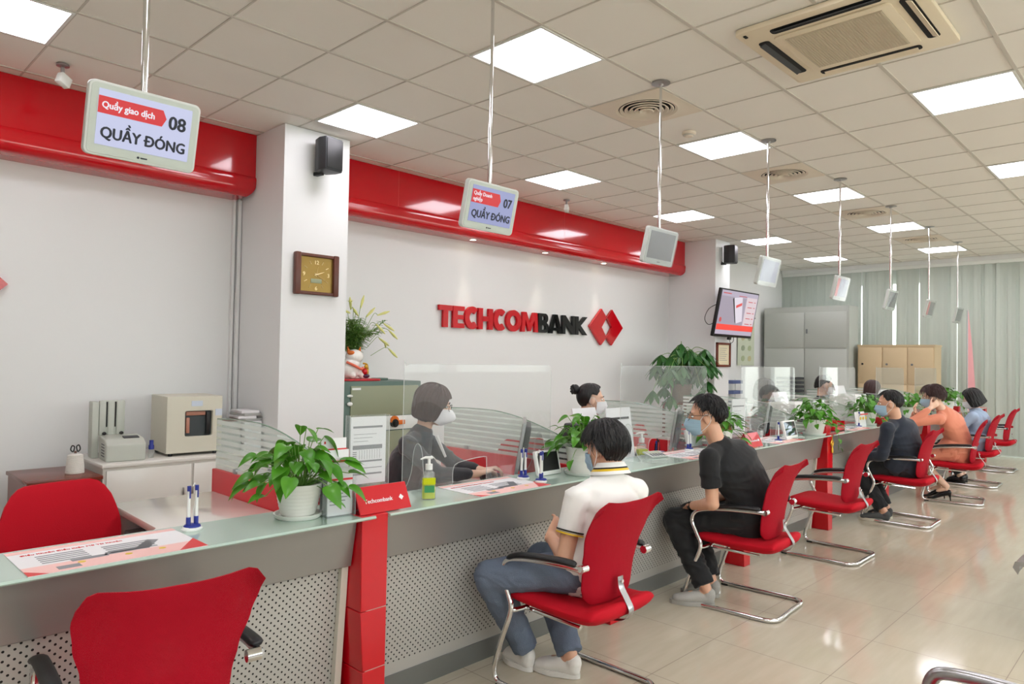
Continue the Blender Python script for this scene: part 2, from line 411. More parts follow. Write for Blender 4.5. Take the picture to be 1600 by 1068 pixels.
# ---------------------------------------------------------------- people
def headmat(H, az, pitch=0., roll=0.):
    """az: direction faced (deg, 0=+X, 90=+Y); pitch>0 looks up"""
    M = Matrix.Rotation(radians(az-90), 4, 'Z') @ Matrix.Rotation(radians(pitch), 4, 'X') @ Matrix.Rotation(radians(roll), 4, 'Y')
    M.translation = Vector(H); return M
def put(bm, sub, M):
    me = bpy.data.meshes.new('x'); sub.to_mesh(me); sub.free(); me.transform(M); bm.from_mesh(me); bpy.data.meshes.remove(me)
def head_shapes(fem):
    h = B(); k = .95 if fem else 1.
    ell(h, (0, -.012, .032), (.077*k, .098*k, .088))
    ell(h, (0, .028, -.02), (.062*k, .064*k, .088))
    ell(h, (0, .046, -.078), (.04*k, .043, .034))
    loft(h, [(0, .084, .03), (0, .096, .005), (0, .106, -.02), (0, .098, -.03)], [.008, .010, .014, .010], 10, dome=True)
    for s_ in (-1, 1):
        ell(h, (s_*.076*k, -.008, -.004), (.011, .02, .032), Matrix.Rotation(radians(-s_*14), 3, 'Z'))
        ell(h, (s_*.03, .074, .038), (.026, .014, .008))
        ell(h, (s_*.037*k, .052, -.022), (.021, .020, .024))
    ell(h, (0, .088, -.05), (.024, .012, .012))
    return h
def mask_mesh(kind):
    h = B(); nu, nv = 22, 12; g = []
    for j in range(nv+1):
        v = j/nv; row = []
        for i in range(nu+1):
            u = -1+2*i/nu; a = u*radians(74)
            z = .004 - .112*v + .012*(u*u)*(1-v) * -1
            if v > .5: z += .02*(u*u)*(v-.5)*2
            bulge = .027*math.exp(-(u*2.2)**2)*sin(pi*min(1, v*1.15+.1))
            bulge2 = (.02*math.exp(-(u*1.6)**2)*sin(pi*v)) if kind == 'cup' else 0
            ry = .100 + bulge + bulge2 - .028*max(0, v-.72)/.28
            rx = .072 - .012*v
            pleat = .0025*sin(v*pi*7) if kind == 'pleat' else 0
            row.append(h.verts.new((rx*sin(a)*1.04, (ry+pleat)*cos(a)*1.0 + .004, z)))
        g.append(row)
    for j in range(nv):
        for i in range(nu): h.faces.new((g[j][i], g[j][i+1], g[j+1][i+1], g[j+1][i]))
    bmesh.ops.recalc_face_normals(h, faces=h.faces[:])
    r = bmesh.ops.solidify(h, geom=h.faces[:], thickness=.003)
    return h
def loops_mesh(s_):
    h = B()
    if True:
        tube(h, [(s_*.066, .034, -.012), (s_*.078, .01, .02), (s_*.082, -.016, .026), (s_*.084, -.03, .004), (s_*.082, -.022, -.026), (s_*.07, .01, -.06), (s_*.058, .038, -.082)], .0016, 6, 5)
    return h
def hair_mesh(tab, thick, seed, drop=.16, flare=0., nseg=120, ns=46, ridge=.004, back=0., cut=0., wrap=False):
    """tab: list of (azimuth deg from front, extent s): s 0..1 crown->equator, >1 hangs straight down"""
    h = B(); rnd = random.Random(seed); rings = []
    def S(ph):
        ph = abs((ph+180) % 360-180)
        for (a, x), (b_, y) in zip(tab, tab[1:]):
            if a <= ph <= b_:
                t = (ph-a)/(b_-a); t = t*t*(3-2*t); return x+(y-x)*t
        return tab[-1][1]
    cx = Vector((0, -.012, .032))
    for i in range(nseg):
        ph = 360*i/nseg; se = S(ph) + rnd.uniform(-1, 1)*.02; col = []
        a = radians(ph)
        for j in range(ns+1):
            s_ = se*j/ns
            el = radians(90*(1-(s_ if wrap else min(1, s_)))); dn = 0 if wrap else max(0, s_-1)*drop
            d = Vector((sin(a)*cos(el), cos(a)*cos(el), sin(el)))
            w = noise.noise(Vector((sin(a)*9, cos(a)*9, s_*1.2+seed)))*ridge*1.4 + noise.noise(Vector((sin(a)*24, cos(a)*24, s_*2+seed)))*ridge
            th = thick*(.75+.25*min(1, s_*3)) * (1-cut*max(0, min(1, (j/ns-.45)/.55))**1.5)
            if j == ns: th *= .25; w = 0
            elif j == ns-1: th *= .75
            rr = Vector((.077+th+w, .098+th+w+back*max(0, -cos(a)), .088+th*1.15+w))
            p = Vector((d.x*rr.x, d.y*rr.y, d.z*rr.z))
            if dn > 0:
                k = 1+flare*dn/drop - (.18*(dn/drop)**2 if flare == 0 else 0)
                p.x *= k; p.y *= k; p.z -= dn
            col.append(h.verts.new(p+cx))
        rings.append(col)
    for i in range(nseg):
        a, b_ = rings[i], rings[(i+1) % nseg]
        for j in range(ns): h.faces.new((a[j], b_[j], b_[j+1], a[j+1]))
    bmesh.ops.remove_doubles(h, verts=h.verts[:], dist=.0004)
    bmesh.ops.recalc_face_normals(h, faces=h.faces[:])
    return h
def strands(h, n_, tab, thick, seed, L=.03, w=.0022, lift=.5, back=0.):
    rnd = random.Random(seed)
    def S(ph):
        ph = abs((ph+180) % 360-180)
        for (a, x), (b_, y) in zip(tab, tab[1:]):
            if a <= ph <= b_: return x+(y-x)*(ph-a)/(b_-a)
        return tab[-1][1]
    for _ in range(n_):
        ph = rnd.uniform(0, 360); s0 = rnd.uniform(.0, .9)*min(S(ph), 1.1); a = radians(ph)
        pts = []
        for q in range(4):
            s_ = s0 + q*L/.14*.33; el = radians(90*(1-s_)); th = thick*(1+lift*q*.18)
            pts.append(Vector((0, -.012, .032)) + Vector((sin(a)*cos(el)*(.077+th), cos(a)*cos(el)*(.098+th+back*max(0,-cos(a))), sin(el)*(.088+th*1.15))))
            a += rnd.uniform(-.08, .08)
        loft(h, pts, [w, w, w*.8, w*.2], 4)
def hand(bm, wr, d, nrm, thumb, curl=20, size=1., spread=4):
    d = Vector(d).normalized(); nrm = Vector(nrm); nrm = (nrm - d*nrm.dot(d)).normalized(); sd = d.cross(nrm)*thumb
    wr = Vector(wr); kn = wr + d*.088*size
    loft(bm, [wr-d*.02, wr+d*.03*size, wr+d*.07*size, kn], [(.024*size, .018*size), (.032*size, .016*size), (.038*size, .013*size), (.037*size, .011*size)], 12, side=sd, dome=True)
    for q, (ox, ln) in enumerate(((.029, .068), (.0105, .078), (-.0085, .073), (-.0275, .056))):
        p = kn + sd*ox*size - d*.008*size; dd = (d + sd*radians(spread)*(1.4-q)).normalized(); pts = [p]; ax = sd
        for g in (.45, .32, .23):
            R = Matrix.Rotation(-radians(curl)*thumb, 3, ax); dd = R @ dd
            p = p + dd*ln*g*size*1.08; pts.append(p)
        loft(bm, pts, [.0092*size, .0085*size, .0078*size, .0066*size], 8, dome=True)
    p = wr + d*.022*size + sd*.026*size; dd = (d*.75 + sd*.7 - nrm*.25).normalized()
    loft(bm, [p, p+dd*.035*size, p+dd*.058*size+d*.006, p+dd*.072*size+d*.018*size], [.013*size, .0105*size, .0095*size, .008*size], 8, dome=True)
def person(label, loc, J, body_mat, group=None, fem=False, vox=.0065, shirt=None, trousers=None, shoes=None, head=None, hands=None, mask=None, mmat=None, loopsm=None, hairs=None, hair_m=None, w=1., glasses=False, seed=1):
    loc = Vector(loc); g = lambda k: Vector(J[k]) - loc
    T = thing('person', label, 'person', loc, 0, group)
    H = Vector(head[0]) - loc; HM = headmat(H, head[1], head[2], head[3] if len(head) > 3 else 0)
    sd = (g('shR')-g('shL')).normalized(); nb = g('neck'); up = (nb-g('chest')).normalized()
    wa = g('waist'); ch = g('chest'); pv = g('pelvis')
    f = .9 if fem else 1.
    def torso(bm, t, low=True, top=True):
        pts = [pv - (wa-pv).normalized()*.06, pv, wa, (wa+ch)/2, ch, ch + up*.07, nb - up*.035]
        rr = [(.14*w+t, .11+t), (.168*w*(1.02 if fem else 1)+t, .12+t), (.142*w*f+t, .108*f+t), (.152*w*f+t, .112*f+t), (.165*w*f+t, .113*f+t), (.155*w*f+t, .092*f+t), (.085*f+t, .062*f+t)]
        loft(bm, pts, rr, 24, side=sd, dome=True)
    def limb(bm, a, b_, r0, r1, mid=None, fr=1.):
        a = Vector(a); b_ = Vector(b_); e = a + (b_-a)*fr
        loft(bm, [a, a+(e-a)*.35, a+(e-a)*.7, e], [r0, (mid or (r0+r1)/2), (r0*.35+r1*.65), r1], 14, dome=True)
    bm = B(); torso(bm, 0)
    put(bm, head_shapes(fem), HM)
    hb = HM @ Vector((0, -.028, -.05)); loft(bm, [nb - up*.05, nb, hb], [.062*f, .053*f, .053*f], 16, dome=True)
    for s_ in 'LR':
        a, e_, wr = g('sh'+s_), g('el'+s_), g('wr'+s_)
        ell(bm, a-up*.01, (.046*f,)*3); limb(bm, a-up*.01, e_, .045*f, .037*f); limb(bm, e_, wr, .040*f, .025*f)
        loft(bm, [nb-up*.04, (nb+a)/2 - up*.02, a-up*.01], [.042*f, .044*f, .042*f], 12, dome=True)
        if hands and s_ in hands: hand(bm, wr, *hands[s_])
        if 'hip'+s_ in J:
            limb(bm, g('hip'+s_), g('kn'+s_), .078, .052); limb(bm, g('kn'+s_), g('an'+s_), .054, .034, mid=.052)
            loft(bm, [g('an'+s_), g('an'+s_)+Vector((0, 0, -.03)), g('an'+s_).lerp(g('toe'+s_), .45)], [.032, .028, .018], 10, dome=True)
    obj('body', bake(bm, vox, 3), body_mat, T)
    # clothes
    if shirt:
        bm = B(); torso(bm, .016)
        fr = shirt.get('sleeve', 1.)
        for s_ in 'LR':
            a, e_, wr = g('sh'+s_), g('el'+s_), g('wr'+s_)
            ell(bm, a-up*.012, (.060*f,)*3)
            loft(bm, [nb-up*.055, (nb+a)/2-up*.02, a-up*.012], [.052*f, .056*f, .056*f], 12, dome=True)
            if fr < 1: loft(bm, [a-up*.01, a+(e_-a)*fr*.5, a+(e_-a)*fr], [.058*f, .060*f, .059*f], 14, dome=False)
            else:
                limb(bm, a, e_, .064*f, .052*f); limb(bm, e_, wr, .054*f, .040*f, fr=shirt.get('cuff', .92))
        for q in shirt.get('extra', []):
            loft(bm, [Vector(p)-loc for p in q[0]], q[1], 14, side=sd, dome=True)
        obj(shirt.get('name', 'shirt'), bake(bm, vox*1.15, 5, shirt.get('fold', .006), shirt.get('fs', 8), seed), shirt['m'], T)
        if shirt.get('collar'):
            c = B(); n_ = 28; cm = shirt['collar']
            for (r0, z0, r1, z1, mi, th) in cm:
                rg = []
                ax2 = (hb-nb).normalized(); sx_ = sd; sy_ = ax2.cross(sx_)
                for i in range(n_+1):
                    a = radians(90+22) + radians(316)*i/n_
                    row = [c.verts.new(nb + ax2*z_ + sx_*cos(a)*r_*1.1 + sy_*sin(a)*r_) for (r_, z_) in ((r0, z0), (r1, z1), (r1+th, z1), (r0+th, z0))]
                    rg.append(row)
                for x, y in zip(rg, rg[1:]):
                    for k in range(4):
                        fc = c.faces.new((x[k], x[(k+1) % 4], y[(k+1) % 4], y[k])); fc.material_index = mi
                for rw in (rg[0], rg[-1]):
                    c.faces.new(rw).material_index = cm[0][4]
            bmesh.ops.recalc_face_normals(c, faces=c.faces[:])
            obj('collar', c, shirt['cm'], T)
        if shirt.get('bands'):
            for s_ in 'LR':
                a, e_ = g('sh'+s_), g('el'+s_); q = (e_-a).normalized()
                for k, (o_, m_) in enumerate(shirt['bands']):
                    c = B(); p = a+(e_-a)*fr + q*o_; loft(c, [p, p+q*.006], [.0625*f, .0625*f], 24); obj('sleeve_band', c, m_, T)
    if trousers and 'hipL' in J:
        bm = B(); loft(bm, [pv-Vector((0, 0, .055)), pv, pv+(wa-pv)*.55], [(.15*w, .118), (.170*w, .122), (.148*w, .112)], 20, side=sd, dome=True)
        t = trousers.get('t', .016)
        for s_ in 'LR':
            h_, k_, a_ = g('hip'+s_), g('kn'+s_), g('an'+s_); fr = trousers.get('len', .93)
            limb(bm, h_, k_, .088+t*.5, .062+t*.7); ell(bm, k_, (.064+t*.6,)*3)
            if trousers.get('skirt'): continue
            loft(bm, [k_, k_+(a_-k_)*.4, k_+(a_-k_)*fr*.85, k_+(a_-k_)*fr], [.06+t, .055+t, .042+t*1.2, .040+t*1.2], 16)
        if trousers.get('skirt'):
            loft(bm, [pv, (g('hipL')+g('hipR'))/2, (g('knL')+g('knR'))/2], [(.18, .12), (.18, .095), (.15, .085)], 18, side=sd, dome=True)
        obj(trousers.get('name', 'trousers'), bake(bm, vox*1.2, 4, trousers.get('fold', .006), 10, seed+3), trousers['m'], T)
    if shoes and 'toeL' in J:
        for s_ in 'LR':
            a, t_ = g('an'+s_), g('toe'+s_); d = (t_-a); d.z = 0; d.normalize(); sdv = Vector((0, 0, 1)).cross(d)
            hl = Vector((a.x, a.y, 0)) - d*.045; L = (Vector((t_.x, t_.y, 0))-hl).length
            if shoes.get('heel'):
                c = B(); hz = shoes['heel']
                loft(c, [hl+d*.02+Vector((0, 0, hz+.02)), hl+d*.1+Vector((0, 0, hz*.55+.02)), hl+d*(L-.06)+Vector((0, 0, .022)), hl+d*(L-.01)+Vector((0, 0, .014))], [(.026, .03), (.028, .026), (.036, .016), (.018, .010)], 12, side=sdv, dome=True)
                loft(c, [hl+d*.015+Vector((0, 0, hz)), hl+d*.008+Vector((0, 0, hz*.5)), hl+d*.004+Vector((0, 0, .001))], [.018, .008, .006], 8)
                obj('shoe', bake(c, .004, 2), shoes['m'], T)
            else:
                c = B()
                loft(c, [hl+d*.03+Vector((0, 0, .075)), hl+d*.035+Vector((0, 0, .05)), hl+d*.06+Vector((0, 0, .04))], [(.036, .04), (.036, .045), (.036, .04)], 14, side=sdv, dome=True)
                loft(c, [hl+d*.03+Vector((0, 0, .04)), hl+d*.1+Vector((0, 0, .05)), hl+d*.16+Vector((0, 0, .042)), hl+d*(L-.035)+Vector((0, 0, .034))], [(.034, .034), (.038, .042), (.046, .032), (.040, .024)], 16, side=sdv, dome=True)
                sh = obj('shoe', bake(c, .005, 3), shoes['m'], T)
                c = B(); pts = []
                for i in range(24):
                    an = 2*pi*i/24; xx = cos(an); ww = .043 if xx > 0 else .036
                    pts.append((hl + d*(L/2 + xx*(L/2+.004)) + sdv*sin(an)*ww*1.05*(1-.12*max(0, xx)**4)))
                lo = [c.verts.new((p.x, p.y, .002)) for p in pts]; hi = [c.verts.new((p.x, p.y, .026)) for p in pts]
                c.faces.new(lo); c.faces.new(hi[::-1])
                for i in range(24): c.faces.new((lo[i], hi[i], hi[(i+1) % 24], lo[(i+1) % 24]))
                bmesh.ops.recalc_face_normals(c, faces=c.faces[:])
                obj('sole', c, shoes['sm'], sh)
    # face parts
    def hp(name, bmx, m_):
        me = bpy.data.meshes.new(name); bmx.to_mesh(me); bmx.free(); me.transform(HM); return obj(name, me, m_, T)
    for s_ in (-1, 1):
        c = B(); ell(c, (s_*.03, .0765, .013), (.015, .0085, .0075), None, (12, 8)); hp('eye', c, m_wplas)
        c = B(); ell(c, (s_*.03, .0835, .013), (.0058, .0035, .0062), None, (10, 6)); hp('pupil', c, m_dark)
        c = B(); loft(c, [(s_*.014, .090, .034), (s_*.03, .089, .040), (s_*.048, .076, .035)], [(.003, .004), (.0035, .004), (.0015, .003)], 6); hp('eyebrow', c, hair_m)
    if mask:
        hp('face_mask', mask_mesh(mask), mmat); [hp('ear_loop', loops_mesh(q_), m_maskw) for q_ in (-1, 1)]
    else:
        c = B(); loft(c, [(-.022, .094, -.052), (0, .1015, -.049), (.022, .094, -.052)], [(.002, .002), (.006, .004), (.002, .002)], 8, side=(0, 0, 1)); hp('lips', c, m_prred)
    if glasses:
        c = B()
        for s_ in (-1, 1):
            tube(c, [(s_*.012, .106, .02), (s_*.03, .106, .03), (s_*.054, .098, .026), (s_*.056, .096, .004), (s_*.034, .104, -.008), (s_*.014, .107, .0)], .0016, 6, 4, True)
            tube(c, [(s_*.056, .096, .022), (s_*.078, .06, .022), (s_*.083, -.01, .02)], .0016, 6, 3)
        tube(c, [(-.013, .107, .016), (0, .11, .02), (.013, .107, .016)], .0014, 6, 3)
        hp('glasses', c, m_black)
    for nm, fn in hairs: hp(nm, fn(), hair_m)
    return T
SHORT = [(0, .50), (35, .50), (58, .74), (75, .98), (88, .93), (104, 1.1), (125, 1.45), (180, 1.62)]
def short_hair(seed, th=.017, n_=500, tab=SHORT, lift=.5, L=.035, cut=.75):
    def f():
        h = hair_mesh(tab, th, seed, ridge=.003, cut=cut, wrap=True); strands(h, n_, tab, th*.9, seed+1, L=L, lift=lift); return h
    return f
CUST = 'seated customers on the red chairs'
# customer in white polo shirt
person('man in white polo shirt and blue jeans seated with arms crossed, back to the camera', (2.60, 2.0, 0),
    dict(pelvis=(2.58, 1.985, .565), waist=(2.60, 1.965, .655), chest=(2.64, 1.945, .80), neck=(2.675, 1.945, .945),
         shL=(2.465, 1.965, .875), elL=(2.395, 1.975, .615), wrL=(2.49, 2.14, .66), shR=(2.855, 1.92, .865), elR=(2.94, 2.05, .65), wrR=(2.70, 2.2, .68),
         hipL=(2.49, 2.0, .53), knL=(2.30, 2.34, .475), anL=(2.51, 2.30, .10), toeL=(2.53, 2.46, .03), hipR=(2.67, 2.0, .53), knR=(2.70, 2.38, .475), anR=(2.60, 2.10, .10), toeR=(2.54, 2.28, .03)),
    m_skin, head=((2.695, 1.99, 1.05), 82, -12), w=1.06, mask='pleat', mmat=m_maskb, hair_m=m_hair, vox=.006,
    hairs=[('hair', short_hair(4, .030, 1100, lift=.30, L=.05, cut=.62, tab=[(0, .5), (35, .5), (60, .72), (76, .86), (90, .84), (104, 1.2), (124, 1.62), (180, 1.78)]))],
    hands={'L': ((.75, .15, .45), (-.3, -.8, .2), 1, 22), 'R': ((-.9, -.15, .1), (0, .9, .2), 1, 30)},
    shirt=dict(m=m_white, name='polo_shirt', sleeve=.62, fold=.006, fs=6, bands=[(-.004, m_yel), (-.016, m_dark)],
               collar=[(.056, .060, .069, .038, 0, .005), (.069, .038, .073, .031, 1, .005), (.073, .031, .079, .021, 2, .005), (.079, .021, .088, .006, 0, .005)], cm=[m_white, m_dark, m_yel]),
    trousers=dict(m=m_jean, name='jeans', t=.018, fold=.006, len=.98), shoes=dict(m=m_shoew, sm=m_shoew), seed=2)
# customer in black T-shirt
c2 = person('man with glasses in black T-shirt and black trousers leaning forward on a red chair', (4.10, 2.05, 0),
    dict(pelvis=(4.16, 1.97, .565), waist=(4.15, 1.97, .68), chest=(4.07, 2.03, .84), neck=(3.99, 2.10, .975),
         shL=(3.855, 2.09, .915), elL=(3.86, 2.06, .635), wrL=(3.93, 2.25, .585), shR=(4.24, 2.04, .905), elR=(4.30, 2.12, .65), wrR=(4.12, 2.28, .57),
         hipL=(4.07, 1.99, .53), knL=(3.96, 2.37, .475), anL=(3.945, 2.14, .095), toeL=(3.83, 2.32, .03), hipR=(4.24, 1.99, .53), knR=(4.20, 2.40, .475), anR=(4.12, 2.2, .095), toeR=(4.06, 2.38, .03)),
    m_skin, head=((3.955, 2.165, 1.13), 120, -4), w=1.08, mask='pleat', mmat=m_maskb, hair_m=m_hair, glasses=True, vox=.006,
    hairs=[('hair', short_hair(9, .026, 800, lift=.45, tab=[(0, .47), (35, .47), (60, .72), (76, .93), (90, .86), (104, 1.05), (126, 1.42), (180, 1.60)], cut=.9))],
    hands={'L': ((.6, .5, -.35), (.2, .2, 1), 1, 30), 'R': ((-.7, .45, -.25), (0, .2, 1), 1, 30)},
    shirt=dict(m=m_blk, name='t_shirt', sleeve=.66, fold=.007, fs=6), trousers=dict(m=m_blk, t=.02, fold=.008, len=.93), shoes=dict(m=m_shoeg, sm=m_shoeg), seed=5)
c = B(); q = Vector((.07, .19, -.05)).normalized(); p0 = Vector((3.925-4.10, 2.235-2.05, .588)); loft(c, [p0-q*.012, p0+q*.012], [.029, .029], 20)
obj('wristwatch', c, m_blkl, c2)
c = B(); tube(c, [(-.15, .01, .965), (-.06, -.09, .91), (.03, -.150, .80), (.11, -.19, .68)], .011, 6); obj('bag_strap', c, m_blkl, c2)
# customer in navy jacket
person('man with short black hair in navy jacket and black trousers facing the counter', (7.40, 2.0, 0),
    dict(pelvis=(7.44, 1.97, .565), waist=(7.42, 1.97, .67), chest=(7.34, 1.99, .82), neck=(7.26, 2.02, .965),
         shL=(7.12, 2.05, .895), elL=(7.13, 2.10, .63), wrL=(7.22, 2.30, .60), shR=(7.48, 1.96, .885), elR=(7.54, 2.10, .66), wrR=(7.42, 2.32, .60),
         hipL=(7.35, 2.0, .53), knL=(7.28, 2.38, .475), anL=(7.27, 2.12, .095), toeL=(7.215, 2.33, .03), hipR=(7.52, 2.0, .53), knR=(7.50, 2.38, .475), anR=(7.45, 2.15, .095), toeR=(7.43, 2.33, .03)),
    m_skin, head=((7.235, 2.07, 1.105), 108, -6), w=1.08, mask='pleat', mmat=m_maskb, hair_m=m_hair, vox=.008,
    hairs=[('hair', short_hair(12, .016, 300, cut=.95))], hands={'L': ((.6, .5, 0), (0, 0, 1), -1, 25), 'R': ((-.5, .5, 0), (0, 0, 1), 1, 25)},
    shirt=dict(m=m_navy, name='jacket', fold=.007, fs=6, extra=[([(7.41, 1.99, .62), (7.39, 2.03, .545)], [(.19, .13), (.195, .14)])]),
    trousers=dict(m=m_blk, t=.02, len=.93), shoes=dict(m=m_shoed, sm=m_sole), seed=8)
# customer in coral coat, hand on the neck
person('person in coral coat holding the back of the neck, black high heels', (8.92, 1.95, 0),
    dict(pelvis=(9.02, 1.88, .565), waist=(9.0, 1.88, .68), chest=(8.91, 1.92, .84), neck=(8.79, 1.99, .995),
         shL=(8.66, 1.99, .905), elL=(8.50, 2.22, .86), wrL=(8.60, 2.06, 1.02), shR=(9.0, 1.93, .90), elR=(8.86, 2.28, .86), wrR=(8.60, 2.20, .96),
         hipL=(8.92, 1.92, .53), knL=(8.84, 2.28, .48), anL=(8.93, 1.98, .16), toeL=(8.90, 2.16, .03), hipR=(9.08, 1.92, .53), knR=(9.02, 2.3, .48), anR=(9.03, 2.06, .16), toeR=(8.99, 2.24, .03)),
    m_skin2, fem=True, head=((8.74, 2.07, 1.125), 106, -10), mask='pleat', mmat=m_maskb, hair_m=m_hairb, vox=.007,
    hairs=[('hair', short_hair(15, .026, 500, lift=1., L=.05, cut=.25, tab=[(0, .6), (40, .7), (70, 1.1), (95, 1.15), (120, 1.35), (180, 1.55)]))],
    hands={'L': ((.4, -.35, .35), (-.5, -.6, 0), -1, 22, .95), 'R': ((-.4, .0, .5), (0, .5, 0), 1, 22, .95)},
    shirt=dict(m=m_orc, name='coat', fold=.007, fs=6, cuff=.86, extra=[([(8.98, 1.93, .60), (8.96, 1.97, .55)], [(.17, .12), (.17, .12)])]),
    trousers=dict(m=m_orc, name='coat_skirt', skirt=True), shoes=dict(m=m_blkl, sm=m_blkl, heel=.075), seed=10)
# customer in light blue
person('woman with black bob hair in light blue top looking down at a phone', (10.5, 2.0, 0),
    dict(pelvis=(10.5, 1.97, .56), waist=(10.5, 1.96, .66), chest=(10.48, 1.96, .80), neck=(10.45, 2.01, .94),
         shL=(10.31, 2.0, .86), elL=(10.28, 2.16, .66), wrL=(10.36, 2.34, .76), shR=(10.62, 1.98, .86), elR=(10.62, 2.18, .68), wrR=(10.48, 2.36, .77),
         hipL=(10.42, 2.0, .53), knL=(10.40, 2.34, .475), anL=(10.42, 2.15, .1), toeL=(10.42, 2.32, .03), hipR=(10.58, 2.0, .53), knR=(10.58, 2.34, .475), anR=(10.55, 2.15, .1), toeR=(10.55, 2.32, .03)),
    m_skin2, fem=True, head=((10.43, 2.03, 1.065), 100, -24), mask='pleat', mmat=m_maskw, hair_m=m_hair, vox=.008,
    hairs=[('hair', lambda: hair_mesh([(0, .55), (40, .7), (62, 1.75), (90, 1.85), (180, 1.7)], .018, 3, drop=.17, flare=.12))],
    hands={'L': ((.3, .5, .1), (0, -.3, 1), -1, 25, .95), 'R': ((-.3, .5, .1), (0, -.3, 1), 1, 25, .95)},
    shirt=dict(m=m_lblue, fold=.006, fs=6), trousers=dict(m=m_blk), shoes=dict(m=m_blkl, sm=m_blkl), seed=13)
# staff
BOB = [(0, .78), (28, .8), (46, 1.25), (62, 1.9), (100, 2.0), (180, 1.95)]
st1 = person('bank clerk with dark brown bob, glasses and charcoal blazer typing at the first staffed desk', (2.72, 3.46, 0),
    dict(pelvis=(2.66, 3.56, .50), waist=(2.67, 3.54, .63), chest=(2.72, 3.48, .85), neck=(2.77, 3.42, 1.03),
         shR=(2.60, 3.36, .955), elR=(2.68, 3.17, .79), wrR=(2.92, 3.08, .785), shL=(2.88, 3.56, .955), elL=(3.0, 3.36, .79), wrL=(3.02, 3.15, .785)),
    m_skin2, fem=True, head=((2.81, 3.375, 1.175), -44, -14), mask='cup', mmat=m_maskw, hair_m=m_hairb, glasses=True, vox=.006, w=1.12,
    hairs=[('hair', lambda: hair_mesh(BOB, .017, 6, drop=.135, back=.01))],
    hands={'R': ((.7, -.2, .12), (0, 0, 1), -1, 34, .95), 'L': ((.45, -.5, .16), (0, 0, 1), 1, 34, .95)},
    shirt=dict(m=m_charc, name='blazer', fold=.005, fs=7, cuff=.72), seed=20)
q = B(); prism(q, [(-.05, .0), (.05, .0), (.014, -.14), (-.014, -.14)], 1, -.012, 0.)
me = bpy.data.meshes.new('s'); q.to_mesh(me); q.free(); me.transform(Matrix.Translation((.098, -.115, .945+.05)) @ Matrix.Rotation(radians(-44-90), 4, 'Z') @ Matrix.Rotation(radians(24), 4, 'X')); obj('shirt_front', me, m_white, st1)
st2 = person('bank clerk with black hair in a bun and black blazer with white mask', (4.40, 3.48, 0),
    dict(pelvis=(4.30, 3.60, .50), waist=(4.32, 3.57, .63), chest=(4.38, 3.52, .84), neck=(4.43, 3.47, 1.02),
         shR=(4.26, 3.40, .945), elR=(4.34, 3.2, .76), wrR=(4.56, 3.10, .78), shL=(4.54, 3.60, .945), elL=(4.66, 3.40, .76), wrL=(4.68, 3.2, .78)),
    m_skin2, fem=True, head=((4.46, 3.43, 1.155), -42, -4), mask='pleat', mmat=m_maskw, hair_m=m_hair, vox=.008,
    hairs=[('hair', lambda: hair_mesh([(0, .45), (40, .52), (70, .9), (90, .87), (108, 1.4), (125, 1.6), (180, 1.7)], .015, 8, ridge=.002, wrap=True)),
           ('hair_bun', lambda: (lambda h: (ell(h, (0, -.135, .075), (.042, .034, .040)), [tube(h, [(.03*cos(a), -.14, .075+.03*sin(a)), (.036*cos(a+1), -.155, .075+.034*sin(a+1)), (.02*cos(a+2.2), -.168, .075+.02*sin(a+2.2))], .009, 6, 4) for a in (0, 1.2, 2.4, 3.6, 4.8)], h)[-1])(B()))],
    hands={'R': ((.7, -.3, .02), (0, 0, 1), -1, 20, .95), 'L': ((.5, -.5, .1), (0, 0, 1), 1, 20, .95)},
    shirt=dict(m=m_blk, name='blazer', fold=.005, fs=7, cuff=.85), seed=22)
def clerk(label, x, y, az, hz, mats, hairtab, seed, th=.016, cloth='shirt'):
    d = Vector((cos(radians(az)), sin(radians(az)), 0)); s_ = Vector((-d.y, d.x, 0)); P = Vector((x, y, 0))
    def q(fw, lf, z): return tuple(P + d*fw + s_*lf + Vector((0, 0, z)))
    return person(label, (x, y, 0), dict(pelvis=q(-.12, 0, .5), waist=q(-.1, 0, .63), chest=q(-.05, 0, hz-.32), neck=q(-.01, 0, hz-.15),
        shL=q(-.02, .17, hz-.22), elL=q(.16, .2, .78), wrL=q(.34, .08, .785), shR=q(-.02, -.17, hz-.22), elR=q(.16, -.2, .78), wrR=q(.34, -.08, .785)),
        m_skin2, fem=True, head=(q(.03, 0, hz), az, -12), mask='pleat', mmat=m_maskw, hair_m=mats[1], vox=.011,
        hairs=[('hair', lambda: hair_mesh(hairtab, th, seed, drop=.15, nseg=80, ns=30))], hands=None,
        shirt=dict(m=mats[0], name=cloth, fold=.005, fs=7), seed=seed)
clerk('clerk in pale pink top bending over the desk behind the third shield', 7.36, 3.36, -50, 1.17, (m_pinkc, m_hair), BOB, 31)
clerk('clerk with black hair seated behind the fourth shield', 9.15, 3.40, -50, 1.20, (m_blk, m_hair), SHORT, 33)
clerk('clerk with brown hair just visible above the white card behind the navy jacket man', 11.0, 3.4, -50, 1.12, (m_blk, m_hairb), BOB, 35)

